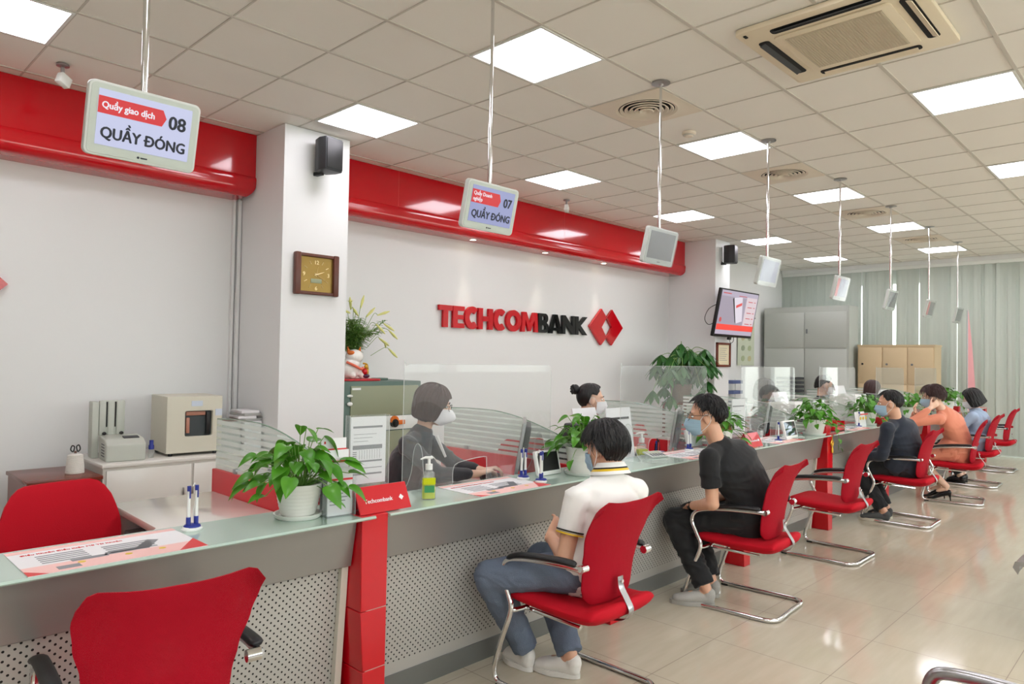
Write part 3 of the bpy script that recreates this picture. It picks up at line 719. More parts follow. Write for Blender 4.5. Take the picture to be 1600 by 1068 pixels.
# ---------------------------------------------------------------- the room
XB, YW, X0, Y0 = 14.1, 6.0, -3.5, -4.6
b = B(); box(b, (X0, Y0, -.1), (XB+.3, YW+.2, 0)); struct('floor', b, m_floor)
b = B(); box(b, (X0, Y0, CZ+.004), (XB+.3, YW+.2, CZ+.1)); struct('ceiling', b, m_ctile)
b = B(); gx0, gy0 = 2.2824, 3.8034
i = -10
while gx0+.6*i < XB:
    x = gx0+.6*i
    if x > X0: box(b, (x-.005, Y0, CZ-.0005), (x+.005, YW, CZ+.006))
    i += 1
j = -4
while gy0-.6*j > Y0:
    y = gy0-.6*j
    if y < YW: box(b, (X0, y-.011, CZ-.002), (XB, y+.011, CZ+.006))
    j += 1
struct('trim_1', b, m_grid)
b = B(); box(b, (X0, YW, 0), (XB+.3, YW+.2, CZ+.1)); struct('wall_left', b, m_wall)
b = B(); box(b, (X0-.2, Y0, 0), (X0, YW+.2, CZ+.1)); struct('wall_rear', b, m_wall)
# unseen street side: windows added to daylight the ceiling, sills kept above shield reflections
b = B(); box(b, (X0, Y0-.2, 0), (XB+.3, Y0, 1.2)); box(b, (X0, Y0-.2, 3.1), (XB+.3, Y0, CZ+.1))
for x in (-3.5, -.5, 2.5, 5.5, 8.5, 11.5, 14.2): box(b, (x, Y0-.2, 1.2), (x+.25, Y0, 3.1))
struct('wall_right', b, m_wall)
b = B()
for x in (-3.25, -.25, 2.75, 5.75, 8.75, 11.75): box(b, (x, Y0-.11, 1.2), (x+2.75, Y0-.10, 3.1))
struct('added_window_1', b, m_winglass)
# far end: glazed wall behind vertical blinds, glass entrance on its right half
b = B(); box(b, (XB, Y0, 2.95), (XB+.2, YW, CZ+.1)); box(b, (XB, 1.0, 0), (XB+.2, YW, .12)); box(b, (XB, -.42, 0), (XB+.2, .06, 2.95)); box(b, (XB, .34, 0), (XB+.2, 1.0, 2.95)); box(b, (XB, -1.24, 0), (XB+.2, -.98, 2.95)); box(b, (XB, -1.9, 2.1), (XB+.2, .4, 2.95)); box(b, (XB, Y0, 0), (XB+.2, -1.62, 2.95)); box(b, (XB, 5.72, 0), (XB+.2, YW, 2.95))
struct('wall_back', b, m_wall)
b = B(); box(b, (XB+.09, 1.0, .12), (XB+.10, 5.72, 2.95)); struct('window_2', b, m_winglass)
b = B()
for y in (1.0, 2.2, 3.4, 4.6): box(b, (XB+.07, y, .12), (XB+.12, y+.05, 2.95))
struct('trim_2', b, m_dchrome)
b = B(); box(b, (XB+.09, -1.9, 0), (XB+.10, .75, 2.95)); struct('door_1', b, m_winglass)
b = B()
for y in (-1.9, -.6, .7): box(b, (XB+.06, y, 0), (XB+.12, y+.05, 2.95))
box(b, (XB+.06, -1.9, 2.2), (XB+.12, .75, 2.26)); struct('trim_3', b, m_dchrome)
# blinds
t = thing('vertical_blinds', 'grey-green vertical blinds covering the far window wall', 'blinds', (XB-.12, 3.4, 0))
b = B(); rnd = random.Random(4)
gaps = [(4.483, .022), (3.927, .052), (3.523, .020), (2.94, .016)]; y = 1.10; k = 0
while y < 5.93:
    e = y+.079
    for g_, w_ in gaps:
        if y < g_+w_/2 and e > g_-w_/2:
            if y >= g_-w_/2-.012: y = g_+w_/2; e = y+.079
            else: e = g_-w_/2
    a_ = rnd.uniform(-.007, .007); k += 1; y0_, e0_ = y, e; nx_ = any(abs(e-(g_-w_/2)) < 1e-6 for g_, w_ in gaps); pv__ = any(abs(y-(g_+w_/2)) < 1e-6 for g_, w_ in gaps)
    y -= 0 if pv__ else .014; e += 0 if nx_ else .014; m_ = (y+e)/2; o_ = .012*(k % 2)
    q = [(o_+a_, y-3.4), (o_+.004, m_-3.4), (o_-a_, e-3.4), (o_-a_+.0012, e-3.4), (o_+.0052, m_-3.4), (o_+a_+.0012, y-3.4)]
    prism(b, q, 2, .03, 3.19)
    y, e = y0_, e0_
    y = e+.0005 if not any(abs(e-(g_-w_/2)) < 1e-6 for g_, w_ in gaps) else e + [w_ for g_, w_ in gaps if abs(e-(g_-w_/2)) < 1e-6][0]
obj('slats', b, m_blind, t, False)
b = B(); box(b, (-.03, -2.32, 3.19), (.03, 2.58, 3.25), .005); obj('head_rail', b, m_wplas, t)
b = B(); box(b, (XB-.17, .98, 3.25), (XB-.02, 5.98, CZ)); struct('trim_4', b, m_wall)
# pillars
b = B(); box(b, (2.765, 5.24, 0), (3.367, YW, CZ)); struct('wall_pillar_front', b, m_pil)
b = B(); box(b, (9.75, 5.2, 0), (10.2, YW, CZ)); struct('wall_pillar_far', b, m_pil)
b = B(); tube(b, [(2.735, 5.975, 2.0), (2.735, 5.975, .8)], .012, 8, 1); box(b, (2.69, 5.965, .8), (2.71, YW, 2.8)); box(b, (2.728, 5.955, 0), (2.758, YW, 2.8)); struct('trim_5', b, m_wall)
# red soffits
def soffit(x0, x1, label):
    b = B()
    prof = [(YW, CZ), (5.72, CZ), (5.72, 2.965), (5.708, 2.955), (5.703, 2.935), (5.707, 2.90)]
    for k in range(9):
        a = radians(90*k/8); prof.append((5.707+.075*(1-cos(a)), 2.875-.075*sin(a)))
    prof += [(YW, 2.80)]
    prism(b, prof, 0, x0, x1)
    for v in b.verts:                     # rounded free end towards the pillar
        if abs(v.co.x-x1) < 1e-4 and v.co.z < 2.9: v.co.x -= .05*((2.9-v.co.z)/.1)**2
    bmesh.ops.triangulate(b, faces=[f for f in b.faces if len(f.verts) > 4])
    o = obj('soffit', b, m_redgloss); tag(o, label, 'soffit', 'red soffits along the wall')
    return o
s1 = soffit(X0, 2.762, 'glossy red soffit left of the clock pillar')
s2 = soffit(3.369, 9.748, 'glossy red soffit with spotlights above the bank name')
b = B(); [box(b, (x, 5.7195, 2.97), (x+.003, 5.7215, CZ)) for x in (4.25, 6.83)]; obj('panel_joint', b, m_prred, s2)
for x in (5.40, 6.63, 7.845):
    t = thing('recessed_spotlight', {5.4: 'small recessed spotlight in the soffit nearest the clock pillar', 6.63: 'middle one of three small spotlights in the red soffit', 7.845: 'recessed spotlight above the red double diamond emblem'}[x], 'spotlight', (x, 5.86, 2.798), 0, 'spotlights in the red soffit')
    b = B(); lathe(b, [(.034, 0), (.046, -.001), (.046, .003), (.034, .003), (.034, 0)], 24); obj('trim_ring', b, m_chrome, t)
    b = B(); lathe(b, [(.0, 0), (.034, 0), (.034, .003), (0, .003)], 20); obj('lamp', b, m_spot, t)
    L = bpy.data.lights.new('spot', 'SPOT'); L.energy = 9; L.spot_size = radians(34); L.spot_blend = .9; L.color = (1, .9, .76); L.shadow_soft_size = .03
    lo = bpy.data.objects.new('lamp_light', L); C.objects.link(lo); lo.parent = t; lo.location = (0, 0, -.02); lo.rotation_euler = (radians(4), 0, 0)
# ceiling LED panels
def led():
    t = thing('ceiling_light', '', 'ceiling light', (0, 0, CZ), 0, 'square LED panels in the ceiling')
    b = B()
    for q in (((-.295, -.295), (.295, -.278)), ((-.295, .278), (.295, .295)), ((-.295, -.278), (-.278, .278)), ((.278, -.278), (.295, .278))): box(b, (q[0][0], q[0][1], -.006), (q[1][0], q[1][1], .003))
    obj('frame', b, m_wplas, t)
    b = B(); box(b, (-.278, -.278, -.003), (.278, .278, .002)); obj('diffuser', b, m_led, t, False); return t
L0 = led(); first = True
rown = {-1.5: 'row by the red soffit', 1.5: 'row by the hanging screens', 4.5: 'row by the air conditioner', 7.5: 'second row from the right wall', 10.5: 'row along the right wall'}
pos = {-2.5: 'first', 1.5: 'second', 5.5: 'third', 9.5: 'fourth', 13.5: 'fifth', 17.5: 'sixth'}
for jj_ in (-1.5, 1.5, 4.5, 7.5, 10.5):
    for ii in (-6.5, -2.5, 1.5, 5.5, 9.5, 13.5, 17.5):
        if ii == -6.5 and jj_ < 4: continue
        p = (gx0+.6*ii, gy0-.6*jj_, CZ); lb = 'square LED ceiling panel, %s from the camera, %s' % (pos.get(ii, 'nearest'), rown[jj_])
        if first: L0.location = p; L0['label'] = lb; first = False
        else: dup(L0, p, 0, lb)
# round air diffusers
def diffuser():
    t = thing('air_diffuser', '', 'air vent', (0, 0, CZ), 0, 'round ceiling air diffusers')
    b = B(); lathe(b, [(.205, -.004), (.225, -.010), (.24, -.004), (.3, -.004), (.3, .002), (.205, .002), (.205, -.004)], 48)
    for v in b.verts:
        r_ = math.hypot(v.co.x, v.co.y)
        if r_ > .29: k = .296/max(abs(v.co.x), abs(v.co.y)); v.co.x *= k; v.co.y *= k
    obj('plate', b, m_diff, t)
    for k in range(5):
        b = B(); r_ = .198-.036*k; lathe(b, [(r_, -.006-.003*k), (r_-.008, -.002), (r_-.03, .012), (r_-.032, .009), (r_-.006, -.010-.003*k), (r_, -.006-.003*k)], 48); obj('ring_blade', b, m_diff, t)
    b = B(); lathe(b, [(0, .012), (.22, .012), (.22, .0035), (0, .0035)], 32); obj('duct_back', b, m_dark, t); return t
D0 = diffuser()
for k, ii in enumerate((3.5, 7.5, 11.5, 15.5)):
    p = (gx0+.6*ii, gy0-.9, CZ); lb = 'round cream ceiling air diffuser, ' + ('nearest the camera', 'second from the camera', 'third from the camera', 'farthest, near the blinds')[k]
    if k == 0: D0.location = p; D0['label'] = lb
    else: dup(D0, p, 0, lb)
# air conditioner cassette
t = thing('air_conditioner', 'yellowed square cassette air conditioner in the ceiling', 'air conditioner', (4.11, 1.40, CZ))
b = B(); R_ = .455
prism(b, rrect(2*R_, 2*R_, .03), 2, -.03, 0, .008)
obj('panel', b, m_ac, t)
for k in range(4):
    M4 = Matrix.Rotation(k*pi/2, 4, 'Z')
    s_ = B(); prism(s_, rrect(.56, .062, .02, cy=.365), 2, -.034, -.028); me = bpy.data.meshes.new('s'); s_.to_mesh(me); s_.free(); me.transform(M4); obj('air_slot', me, m_dark, t)
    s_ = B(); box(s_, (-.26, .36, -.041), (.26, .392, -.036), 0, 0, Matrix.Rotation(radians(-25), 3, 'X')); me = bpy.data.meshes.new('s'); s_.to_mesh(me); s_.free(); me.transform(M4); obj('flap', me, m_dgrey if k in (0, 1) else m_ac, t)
b = B(); prism(b, rrect(.60, .60, .03), 2, -.040, -.03, .004); obj('grille_frame', b, m_ac, t)
b = B(); box(b, (-.25, -.25, -.044), (.25, .25, -.040))
for k in range(34): box(b, (-.245, -.245+k*.0147, -.047), (.245, -.238+k*.0147, -.044))
obj('intake_grille', b, m_acg, t)
b = B(); box(b, (-.42, .40, -.036), (-.39, .415, -.03)); obj('sensor', b, m_dark, t)
# hanging detector, cctv
t = thing('smoke_detector', 'small round cream smoke detector on the ceiling beside the near air diffuser', 'smoke detector', (5.05, 2.94, CZ)); b = B(); lathe(b, [(.055, 0), (.055, -.018), (.045, -.024), (.03, -.04), (0, -.042)], 28); obj('housing', b, m_diff, t)
b = B(); lathe(b, [(.046, -.0235), (.048, -.028), (.034, -.034)], 28); obj('vent_ring', b, m_grid, t)
for (x, y, lb) in ((1.225, 5.27, 'small white security camera on the ceiling above the left red soffit'), (6.30, 5.25, 'small white security camera on the ceiling above the bank name')):
    t = thing('security_camera', lb, 'security camera', (x, y, CZ), radians(-60), 'ceiling security cameras')
    b = B(); lathe(b, [(.038, 0), (.038, -.012), (.02, -.018), (.012, -.02), (.012, -.06), (0, -.062)], 20); obj('mount', b, m_dchrome, t)
    b = B(); box(b, (-.024, -.03, -.135), (.024, .05, -.065), .006, 2, Matrix.Rotation(radians(-20), 3, 'X')); obj('housing', b, m_wplas, t)
    b = B(); cyl(b, (0, .045, -.105), .014, .01, 16, 1); obj('lens', b, m_black, t)
# speakers
for (x, y, lb) in ((3.07, 5.10, 'black wall speaker above the clock on the near pillar'), (9.96, 5.07, 'black wall speaker above the television on the far pillar')):
    t = thing('wall_speaker', lb, 'speaker', (x, y, 3.10), radians(10), 'black wall speakers')
    b = B(); prism(b, [(-.095, .0), (-.088, -.085), (.088, -.085), (.095, .0), (.06, .085), (-.06, .085)], 2, -.135, .135, .012, 3); obj('cabinet', b, m_dgrey, t)
    b = B(); box(b, (-.082, -.092, -.12), (.082, -.084, .12), .004); obj('grille', b, m_black, t)
    b = B(); box(b, (-.02, .06, -.15), (.02, .155, -.12), .004); tube(b, [(0, .08, -.135), (0, .14, -.1)], .008, 8, 1); obj('bracket', b, m_black, t)
# clock
t = thing('wall_clock', 'square brown wooden wall clock with gold dial on the pillar', 'clock', (3.063, 5.24, 2.135), 0)
b = B(); box(b, (-.2, -.05, -.172), (-.15, 0, .172), .01); box(b, (.15, -.05, -.172), (.2, 0, .172), .01); box(b, (-.16, -.042, .142), (.16, 0, .168), .006); box(b, (-.16, -.042, -.168), (.16, 0, -.142), .006); obj('frame', b, mat('clock_wood', (96, 52, 40), .3, noise_c=.2, noise_s=8, stretch=(10, 10, 1)), t)
b = B(); box(b, (-.152, -.02, -.145), (.152, -.002, .145)); obj('dial', b, mat('gold_dial', (150, 122, 58), .3, metal=.4, noise_c=.12, noise_s=8), t)
m_cg = mat('gold_numeral', (236, 214, 160), .3, metal=.3)
for s_, x, z in (('12', 0, .085), ('3', .112, -.015), ('6', 0, -.128), ('9', -.112, -.015)): text(s_, .045, m_cg, t, (x, -.0215, z), bold=.0012, name='numeral', align='CENTER')
b = B()
for k in (1, 2, 4, 5, 7, 8, 10, 11):
    a = radians(90-30*k); r0_, r1_ = .098, .128
    loft(b, [(r0_*cos(a), -.0215, r0_*sin(a)*.98+.0), (r1_*cos(a), -.0215, r1_*sin(a)*.98)], [.0028, .0028], 6)
obj('hour_marks', b, m_cg, t)
b = B(); box(b, (-.05, -.023, -.07), (.05, -.02, -.035), .001); obj('date_display', b, mat('lcd', (150, 158, 128), .3), t)
for nm, a, L_, w_ in (('hour_hand', 20, .075, .004), ('minute_hand', -30, .1, .003), ('second_hand', 78, .07, .0012)):
    b = B(); a = radians(a); loft(b, [(-.02*cos(a), -.026, -.02*sin(a)), (L_*cos(a), -.026, L_*sin(a))], [w_, w_*.5], 6); obj(nm, b, m_cg, t)

# bank name on the wall
t = thing('wall_lettering', 'raised red and black letters of the bank name on the white wall', 'lettering', (6.3, YW, 1.93))
zb, zt = -.125, .12
def poly(b, pts, d0=-.045, d1=-.012): prism(b, pts, 1, d0, d1)
def arcring(cx, cz, rx, rz, w_, a0, a1, k=22):
    o = [(cx+rx*cos(radians(a0+(a1-a0)*i/k)), cz+rz*sin(radians(a0+(a1-a0)*i/k))) for i in range(k+1)]
    return o + [(cx+(rx-w_)*cos(radians(a1+(a0-a1)*i/k)), cz+(rz-w_)*sin(radians(a1+(a0-a1)*i/k))) for i in range(k+1)]
LET = (('T', 5.007, 5.201), ('E', 5.211, 5.383), ('C', 5.388, 5.59), ('H', 5.598, 5.833), ('C', 5.844, 6.043), ('O', 6.054, 6.318), ('M', 6.325, 6.628), ('B', 6.635, 6.836), ('A', 6.84, 7.10), ('N', 7.105, 7.37), ('K', 7.378, 7.629))
m_blkgl = mat('black_mirror_acrylic', (16, 18, 17), .08, spec=.35)
for ch_, xa, xb in LET:
    b = B(); xa -= 6.3; xb -= 6.3; w_ = xb-xa; k = .062; H_ = zt-zb; X_ = lambda f: xa+w_*f
    if ch_ == 'T': poly(b, [(xa, zt), (xa, zt-k*.95), (X_(.5)-k*.55, zt-k*.95), (X_(.5)-k*.55, zb), (X_(.5)+k*.55, zb), (X_(.5)+k*.55, zt-k*.95), (xb, zt-k*.95), (xb, zt)])
    if ch_ == 'E': poly(b, [(xa, zb), (xb, zb), (xb, zb+k*.85), (xa+k*1.1, zb+k*.85), (xa+k*1.1, -.028), (xb-.012, -.028), (xb-.012, .022), (xa+k*1.1, .022), (xa+k*1.1, zt-k*.85), (xb, zt-k*.85), (xb, zt), (xa, zt)])
    if ch_ == 'C': poly(b, arcring(X_(.58), 0, w_*.58, H_/2+.008, k*1.15, 48, 312))
    if ch_ == 'O': poly(b, arcring(X_(.5), 0, w_*.5, H_/2+.008, k*1.1, 0, 179.9)); poly(b, arcring(X_(.5), 0, w_*.5, H_/2+.008, k*1.1, 180, 359.9))
    if ch_ == 'H': box(b, (xa, -.045, zb), (xa+k*1.15, -.012, zt)); box(b, (xb-k*1.15, -.045, zb), (xb, -.012, zt)); box(b, (xa+k, -.045, -.03), (xb-k, -.012, .028))
    if ch_ == 'M': poly(b, [(xa, zb), (xa+.02, zt), (xa+.02+k*1.1, zt), (X_(.5), -.02), (xb-.02-k*1.1, zt), (xb-.02, zt), (xb, zb), (xb-k, zb), (xb-k-.008, .03), (X_(.5)+.018, zb+.01), (X_(.5)-.018, zb+.01), (xa+k+.008, .03), (xa+k, zb)])
    if ch_ == 'B':
        box(b, (xa, -.045, zb), (xa+k*1.05, -.012, zt))
        for (cz_, rz_, rx_, dd_) in ((zt-.062, .062, .058, 0), (zb+.067, .067, .07, .0004)):
            o_ = [(xb-.075, cz_+rz_), ] + [(xb-.075+rx_*sin(radians(180*i/12)), cz_+rz_*cos(radians(180*i/12))) for i in range(13)] + [(xa+k, cz_-rz_), (xa+k, cz_-rz_+k*.62)] + [(xb-.085+(rx_-k*.75)*sin(radians(180*i/10)), cz_-(rz_-k*.62)*cos(radians(180*i/10))) for i in range(11)] + [(xa+k, cz_+rz_-k*.62), (xa+k, cz_+rz_)]
            poly(b, o_, -.045-dd_)
    if False: box(b, (xa, -.045, zb), (xa+k*1.1, -.012, zt)); poly(b, [(xa+k, zt)]+[(xb-.075+.06*sin(radians(180*i/12)), zt-.055+.055*cos(radians(180*i/12))) for i in range(13)]+[(xa+k, .01)], -.0451); poly(b, [(xa+k, .02)]+[(xb-.075+.075*sin(radians(180*i/12)), -.055+.07*cos(radians(180*i/12))) for i in range(13)]+[(xa+k, zb)], -.0449)
    if ch_ == 'A':
        cx_ = X_(.5); poly(b, [(xa, zb), (cx_-.036, zt), (cx_+.012, zt), (xa+k*1.1, zb)]); poly(b, [(xb, zb), (cx_+.036, zt), (cx_-.012, zt), (xb-k*1.1, zb)], -.0453); box(b, (xa+k*.9, -.0448, zb+.035), (xb-k*.9, -.012, zb+.075))
    if ch_ == 'N': poly(b, [(xa, zb), (xa, zt), (xa+k, zt), (xb-k, -.02), (xb-k, zt), (xb, zt), (xb, zb), (xb-k, zb), (xa+k, .015), (xa+k, zb)])
    if ch_ == 'K': poly(b, [(xa, zb), (xa, zt), (xa+k, zt), (xa+k, .02), (xb-k*1.25, zt), (xb, zt), (xa+k*1.75, .0), (xb, zb), (xb-k*1.25, zb), (xa+k, -.03), (xa+k, zb)])
    bmesh.ops.triangulate(b, faces=[f for f in b.faces if len(f.verts) > 4])
    o = obj('letter', b, m_blkgl if ch_ in 'BANK' and xa > .3 else mat('red_letter', (196, 4, 22), .2, spec=.35), t)
    if o.data.materials[0] is m_blkgl: o['label'] = 'glossy black letter'
def emblem(nm, loc, lb):
    t = thing(nm, lb, 'emblem', loc); K = (8.067, 1.93)
    for P_ in ([(7.677, 1.934), (7.946, 2.187), (8.067, 2.069), (7.952, 1.929), (8.070, 1.79), (7.943, 1.679)], [(8.067, 2.069), (8.195, 2.188), (8.456, 1.938), (8.189, 1.681), (8.070, 1.79), (8.192, 1.937)]):
        b = B(); prism(b, [(x-K[0], z-K[1]) for x, z in P_], 1, -.045, -.012); bmesh.ops.triangulate(b, faces=[f for f in b.faces if len(f.verts) > 4]); obj('diamond', b, m_redgloss, t)
emblem('wall_emblem', (8.067, YW, 1.93), 'red double diamond emblem on the white wall right of the bank name')
emblem('wall_emblem', (1.099-.389, YW, 1.92), 'red emblem tip on the left wall at the picture edge')
# television
t = thing('television', 'tilted black-framed television showing an advert on the far pillar', 'television', (10.02, 5.0, 2.20)); t.rotation_euler = (radians(-11), 0, 0)
t.rotation_euler = (radians(11), 0, 0)
b = B(); box(b, (-.61, -.02, -.355), (.61, .03, .355), .01); obj('frame', b, m_black, t)
b = B(); box(b, (-.58, -.024, -.315), (.58, -.019, .335)); sc_ = obj('screen', b, emis('tv_back', (196, 186, 206), .45), t)
def tvp(x0, z0, x1, z1, m_, nm='screen_panel', y=-.026):
    b = B(); box(b, (x0, y, z0), (x1, y+.002, z1)); return obj(nm, b, m_, sc_)
tvp(-.58, -.25, .58, -.165, emis('tv_red', (236, 70, 60), .6)); tvp(-.58, -.165, .2, .25, emis('tv_grey', (176, 166, 182), .45)); tvp(.22, -.16, .56, .27, emis('tv_pale', (226, 208, 214), .5))
m_tvtx = emis('tv_text', (226, 90, 96), .4)
for k in range(5): tvp(.28, .20-k*.085, .42, .212-k*.085, m_tvtx, y=-.028); tvp(.47, .20-k*.085, .52, .212-k*.085, m_tvtx, y=-.028)
b = B(); prism(b, [(-.2, .24), (.06, .26), (.17, -.1), (-.02, -.14)], 1, -.030, -.027); obj('phone_picture', b, emis('tv_white', (222, 214, 226), .55), sc_)
b = B(); prism(b, [(-.2, .24), (-.02, -.14), (-.05, -.12), (-.23, .22)], 1, -.030, -.027); obj('phone_edge', b, m_dgrey, sc_)
b = B(); prism(b, [(-.1, .13), (.07, .18), (.08, .14), (-.09, .09)], 1, -.032, -.029); obj('advert_banner', b, emis('tv_red2', (230, 84, 84), .5), sc_)
b = B(); cyl(b, (-.5, -.028, -.1), .035, .002, 20, 1); obj('emblem_mark', b, m_tvtx, sc_)
tvp(-.54, .285, -.3, .30, m_tvtx, y=-.028); tvp(-.05, .27, .2, .28, m_tvtx, y=-.028)
b = B(); box(b, (-.1, .03, -.1), (.1, .16, .1), .01); box(b, (-.04, .02, -.40), (.04, .05, -.34)); obj('wall_bracket', b, m_black, t)
b = B(); tube(b, [(-.55, .06, .1), (-.66, .1, .02), (-.72, .1, -.12), (-.62, .08, -.2), (-.5, .05, -.16)], .005, 6); obj('cable', b, m_black, t); b = B(); tube(b, [(.0, .04, -.36), (.12, .06, -.45), (.2, .06, -.42), (.14, .04, -.34)], .005, 6); obj('cable', b, m_black, t)
# certificate and poster
t = thing('framed_certificate', 'brown wooden framed certificate on the far pillar under the television', 'picture frame', (10.0, 5.2, 1.58))
b = B()
for q in (((-.215, -.17-.01), (-.18, .19)), ((.18, -.18), (.215, .19)), ((-.215, .155), (.215, .19)), ((-.215, -.18), (.215, -.145))): box(b, (q[0][0], -.03, q[0][1]), (q[1][0], 0, q[1][1]), .004)
obj('frame', b, m_brown, t); b = B(); box(b, (-.185, -.012, -.15), (.185, -.004, .16)); obj('sheet', b, mat('cert_sheet', (232, 222, 190), .5), t)
b = B(); [box(b, (-.12, -.0135, .10-.03*k), (.12-.03*(k % 3), -.0115, .106-.03*k)) for k in range(7)]; obj('print', b, m_papg, t)
t = thing('hanging_poster', 'pale green hanging poster with small pictures right of the television', 'poster', (12.39, YW-.02, 1.86))
b = B(); box(b, (-.33, -.004, -.44), (.33, 0, .44)); obj('sheet', b, mat('poster_green', (200, 208, 186), .5), t)
b = B(); cyl(b, (-.36, -.004, .445), .014, .72, 10, 0); obj('top_rod', b, m_dchrome, t)
mp_ = [mat('poster_pic%d' % k, c_, .5) for k, c_ in enumerate(((168, 180, 140), (190, 186, 140), (150, 162, 134)))]
for r_ in range(4):
    for c_ in range(2): b = B(); prism(b, [(x*.07-.12+.26*c_, z*.055+.26-.19*r_) for x, z in ((-1, -.6), (-.3, -1), (.6, -.8), (1, .1), (.5, .9), (-.5, .8), (-1, .3))], 1, -.007, -.004); obj('picture', b, mp_[(r_+c_) % 3], t)

# ---------------------------------------------------------------- counter
POST = [.11, 1.73, 3.35, 4.97, 6.59, 8.21, 9.83, 11.45, 13.07]     # right edge of each red post
ordn = ['at the camera end', 'beside the nearest red post', 'behind the man in white polo', 'beyond the man in black T-shirt', 'by the empty chair', 'beside the navy jacket man', 'beside the person in coral coat', 'by the woman in light blue', 'at the far end']
def post(x, lb):
    t = thing('counter_post', lb, 'post', (x, 2.35, 0), 0, 'red posts between the counter bays')
    zs = [0, .235, .47, .845]
    for k in range(3):
        b = B(); s_ = (zs[k]+.0012, zs[k+1]-.0012)
        def ring(z): f = .75+.25*min(1, z/.5); return [(-.125*f-0, 0), (0, 0), (0, .26), (-.125*f, .26)]
        v = [[b.verts.new((p[0], p[1], z)) for p in ring(z)] for z in s_]
        b.faces.new(v[0][::-1]); b.faces.new(v[1])
        for i in range(4): b.faces.new((v[0][i], v[0][(i+1) % 4], v[1][(i+1) % 4], v[1][i]))
        bmesh.ops.recalc_face_normals(b, faces=b.faces[:])
        bmesh.ops.bevel(b, geom=b.edges[:], offset=.003, segments=1, affect='EDGES')
        obj('post_segment', b, m_redlam, t)
    b = B(); box(b, (-.094, .004, .2), (-.004, .256, .72)); obj('core', b, m_cream, t)
    return t
post_lb = ['red counter post outside the left edge', 'nearest red counter post beside the acrylic form holder', 'red counter post hidden behind the man in white polo', 'red counter post whose foot shows under the chair of the man in black', 'red counter post behind the empty red chair', 'red counter post behind the navy jacket man', 'red counter post in front of the person in coral coat', 'red counter post with gold knot beside the light blue woman', 'last red counter post by the blinds']
for x, lb in zip(POST, post_lb): post(x, lb)
for k in range(8):
    xa = POST[k]+.002 if k else -1.3; xb = POST[k+1]-.127; wh = ['at the picture left edge', 'with the hand sanitizer bottle', 'behind the man in black T-shirt', 'in front of the empty red chair', 'in front of the navy jacket man', 'in front of the person in coral coat', 'in front of the light blue woman', 'farthest, before the last empty chair'][k]
    t = thing('counter_bay', 'steel counter front with perforated panel, bay '+wh, 'counter', ((xa+xb)/2, 2.35, 0), 0, 'steel counter bays'); h = (xb-xa)/2
    b = B(); prism(b, [(.03, .826), (.065, .64), (.20, .64), (.20, .826)], 0, -h, h, .003, 1); obj('fascia', b, m_steel, t)
    b = B(); prism(b, [(.105, .66), (.155, .10), (.175, .10), (.13, .66)], 0, -h, h-.03); obj('perforated_panel', b, m_perf, t, False)
    b = B(); prism(b, [(.148, .102), (.165, 0), (.22, 0), (.22, .102)], 0, -h, h-.03); obj('kickplate', b, m_kick, t)
    b = B(); prism(b, [(.085, .64), (.135, 0), (.24, 0), (.24, .64)], 0, h-.029, h); obj('side_panel', b, m_cream, t)
    b = B(); box(b, (-h, .20, .0), (h, .235, .70)); obj('back_board', b, m_cream, t)
    g_ = obj('glass_counter_top', (lambda b: (prism(b, [(.0, .829), (-.005, .834), (.0, .841), (.335, .841), (.335, .829)], 0, -h-.001, h+.06), b)[1])(B()), m_fglass)
    g_.location = ((xa+xb)/2, 2.34, 0); tag(g_, 'pale green frosted glass counter top, bay '+wh, 'counter top', 'frosted glass counter tops')
    if k: g_.location.x += 0
# dividers between clerks
def divider(x, lb):
    t = thing('desk_divider', lb, 'divider', (x, 2.62, 0), 0, 'striped glass and red dividers between clerks')
    b = B(); box(b, (-.02, .06, 0.0), (.02, 1.22, .85), .003); obj('red_panel', b, m_reddiv, t)
    pr_ = [(1.21, .851), (1.21, 1.118), (1.0, 1.128), (.75, 1.130), (.6, 1.118), (.45, 1.093), (.3, 1.058), (.15, 1.015), (.02, .968), (-.08, .925), (-.08, .851)]
    b = B(); prism(b, pr_, 0, -.004, .004); obj('striped_glass', b, m_stripe, t, False)
    b = B(); tube(b, [(0, y, z) for y, z in pr_[1:-1]], .0035, 6, 3); obj('glass_edge', b, m_fedge, t)
    b = B()
    for y in (.25, .95): box(b, (-.012, y, .835), (.012, y+.04, .875), .003)
    obj('glass_clamp', b, m_dchrome, t)
for k, x in enumerate(POST[1:8]):
    divider(x-.06, ['red and striped glass divider beside the nearest potted plant', 'red and striped glass divider in front of the clerk in charcoal blazer', 'striped glass divider above the head of the man in black T-shirt', 'striped glass divider in front of the pink clerk', 'striped glass divider behind the navy jacket man', 'striped glass divider behind the person in coral coat', 'last striped glass divider near the blinds'][k])
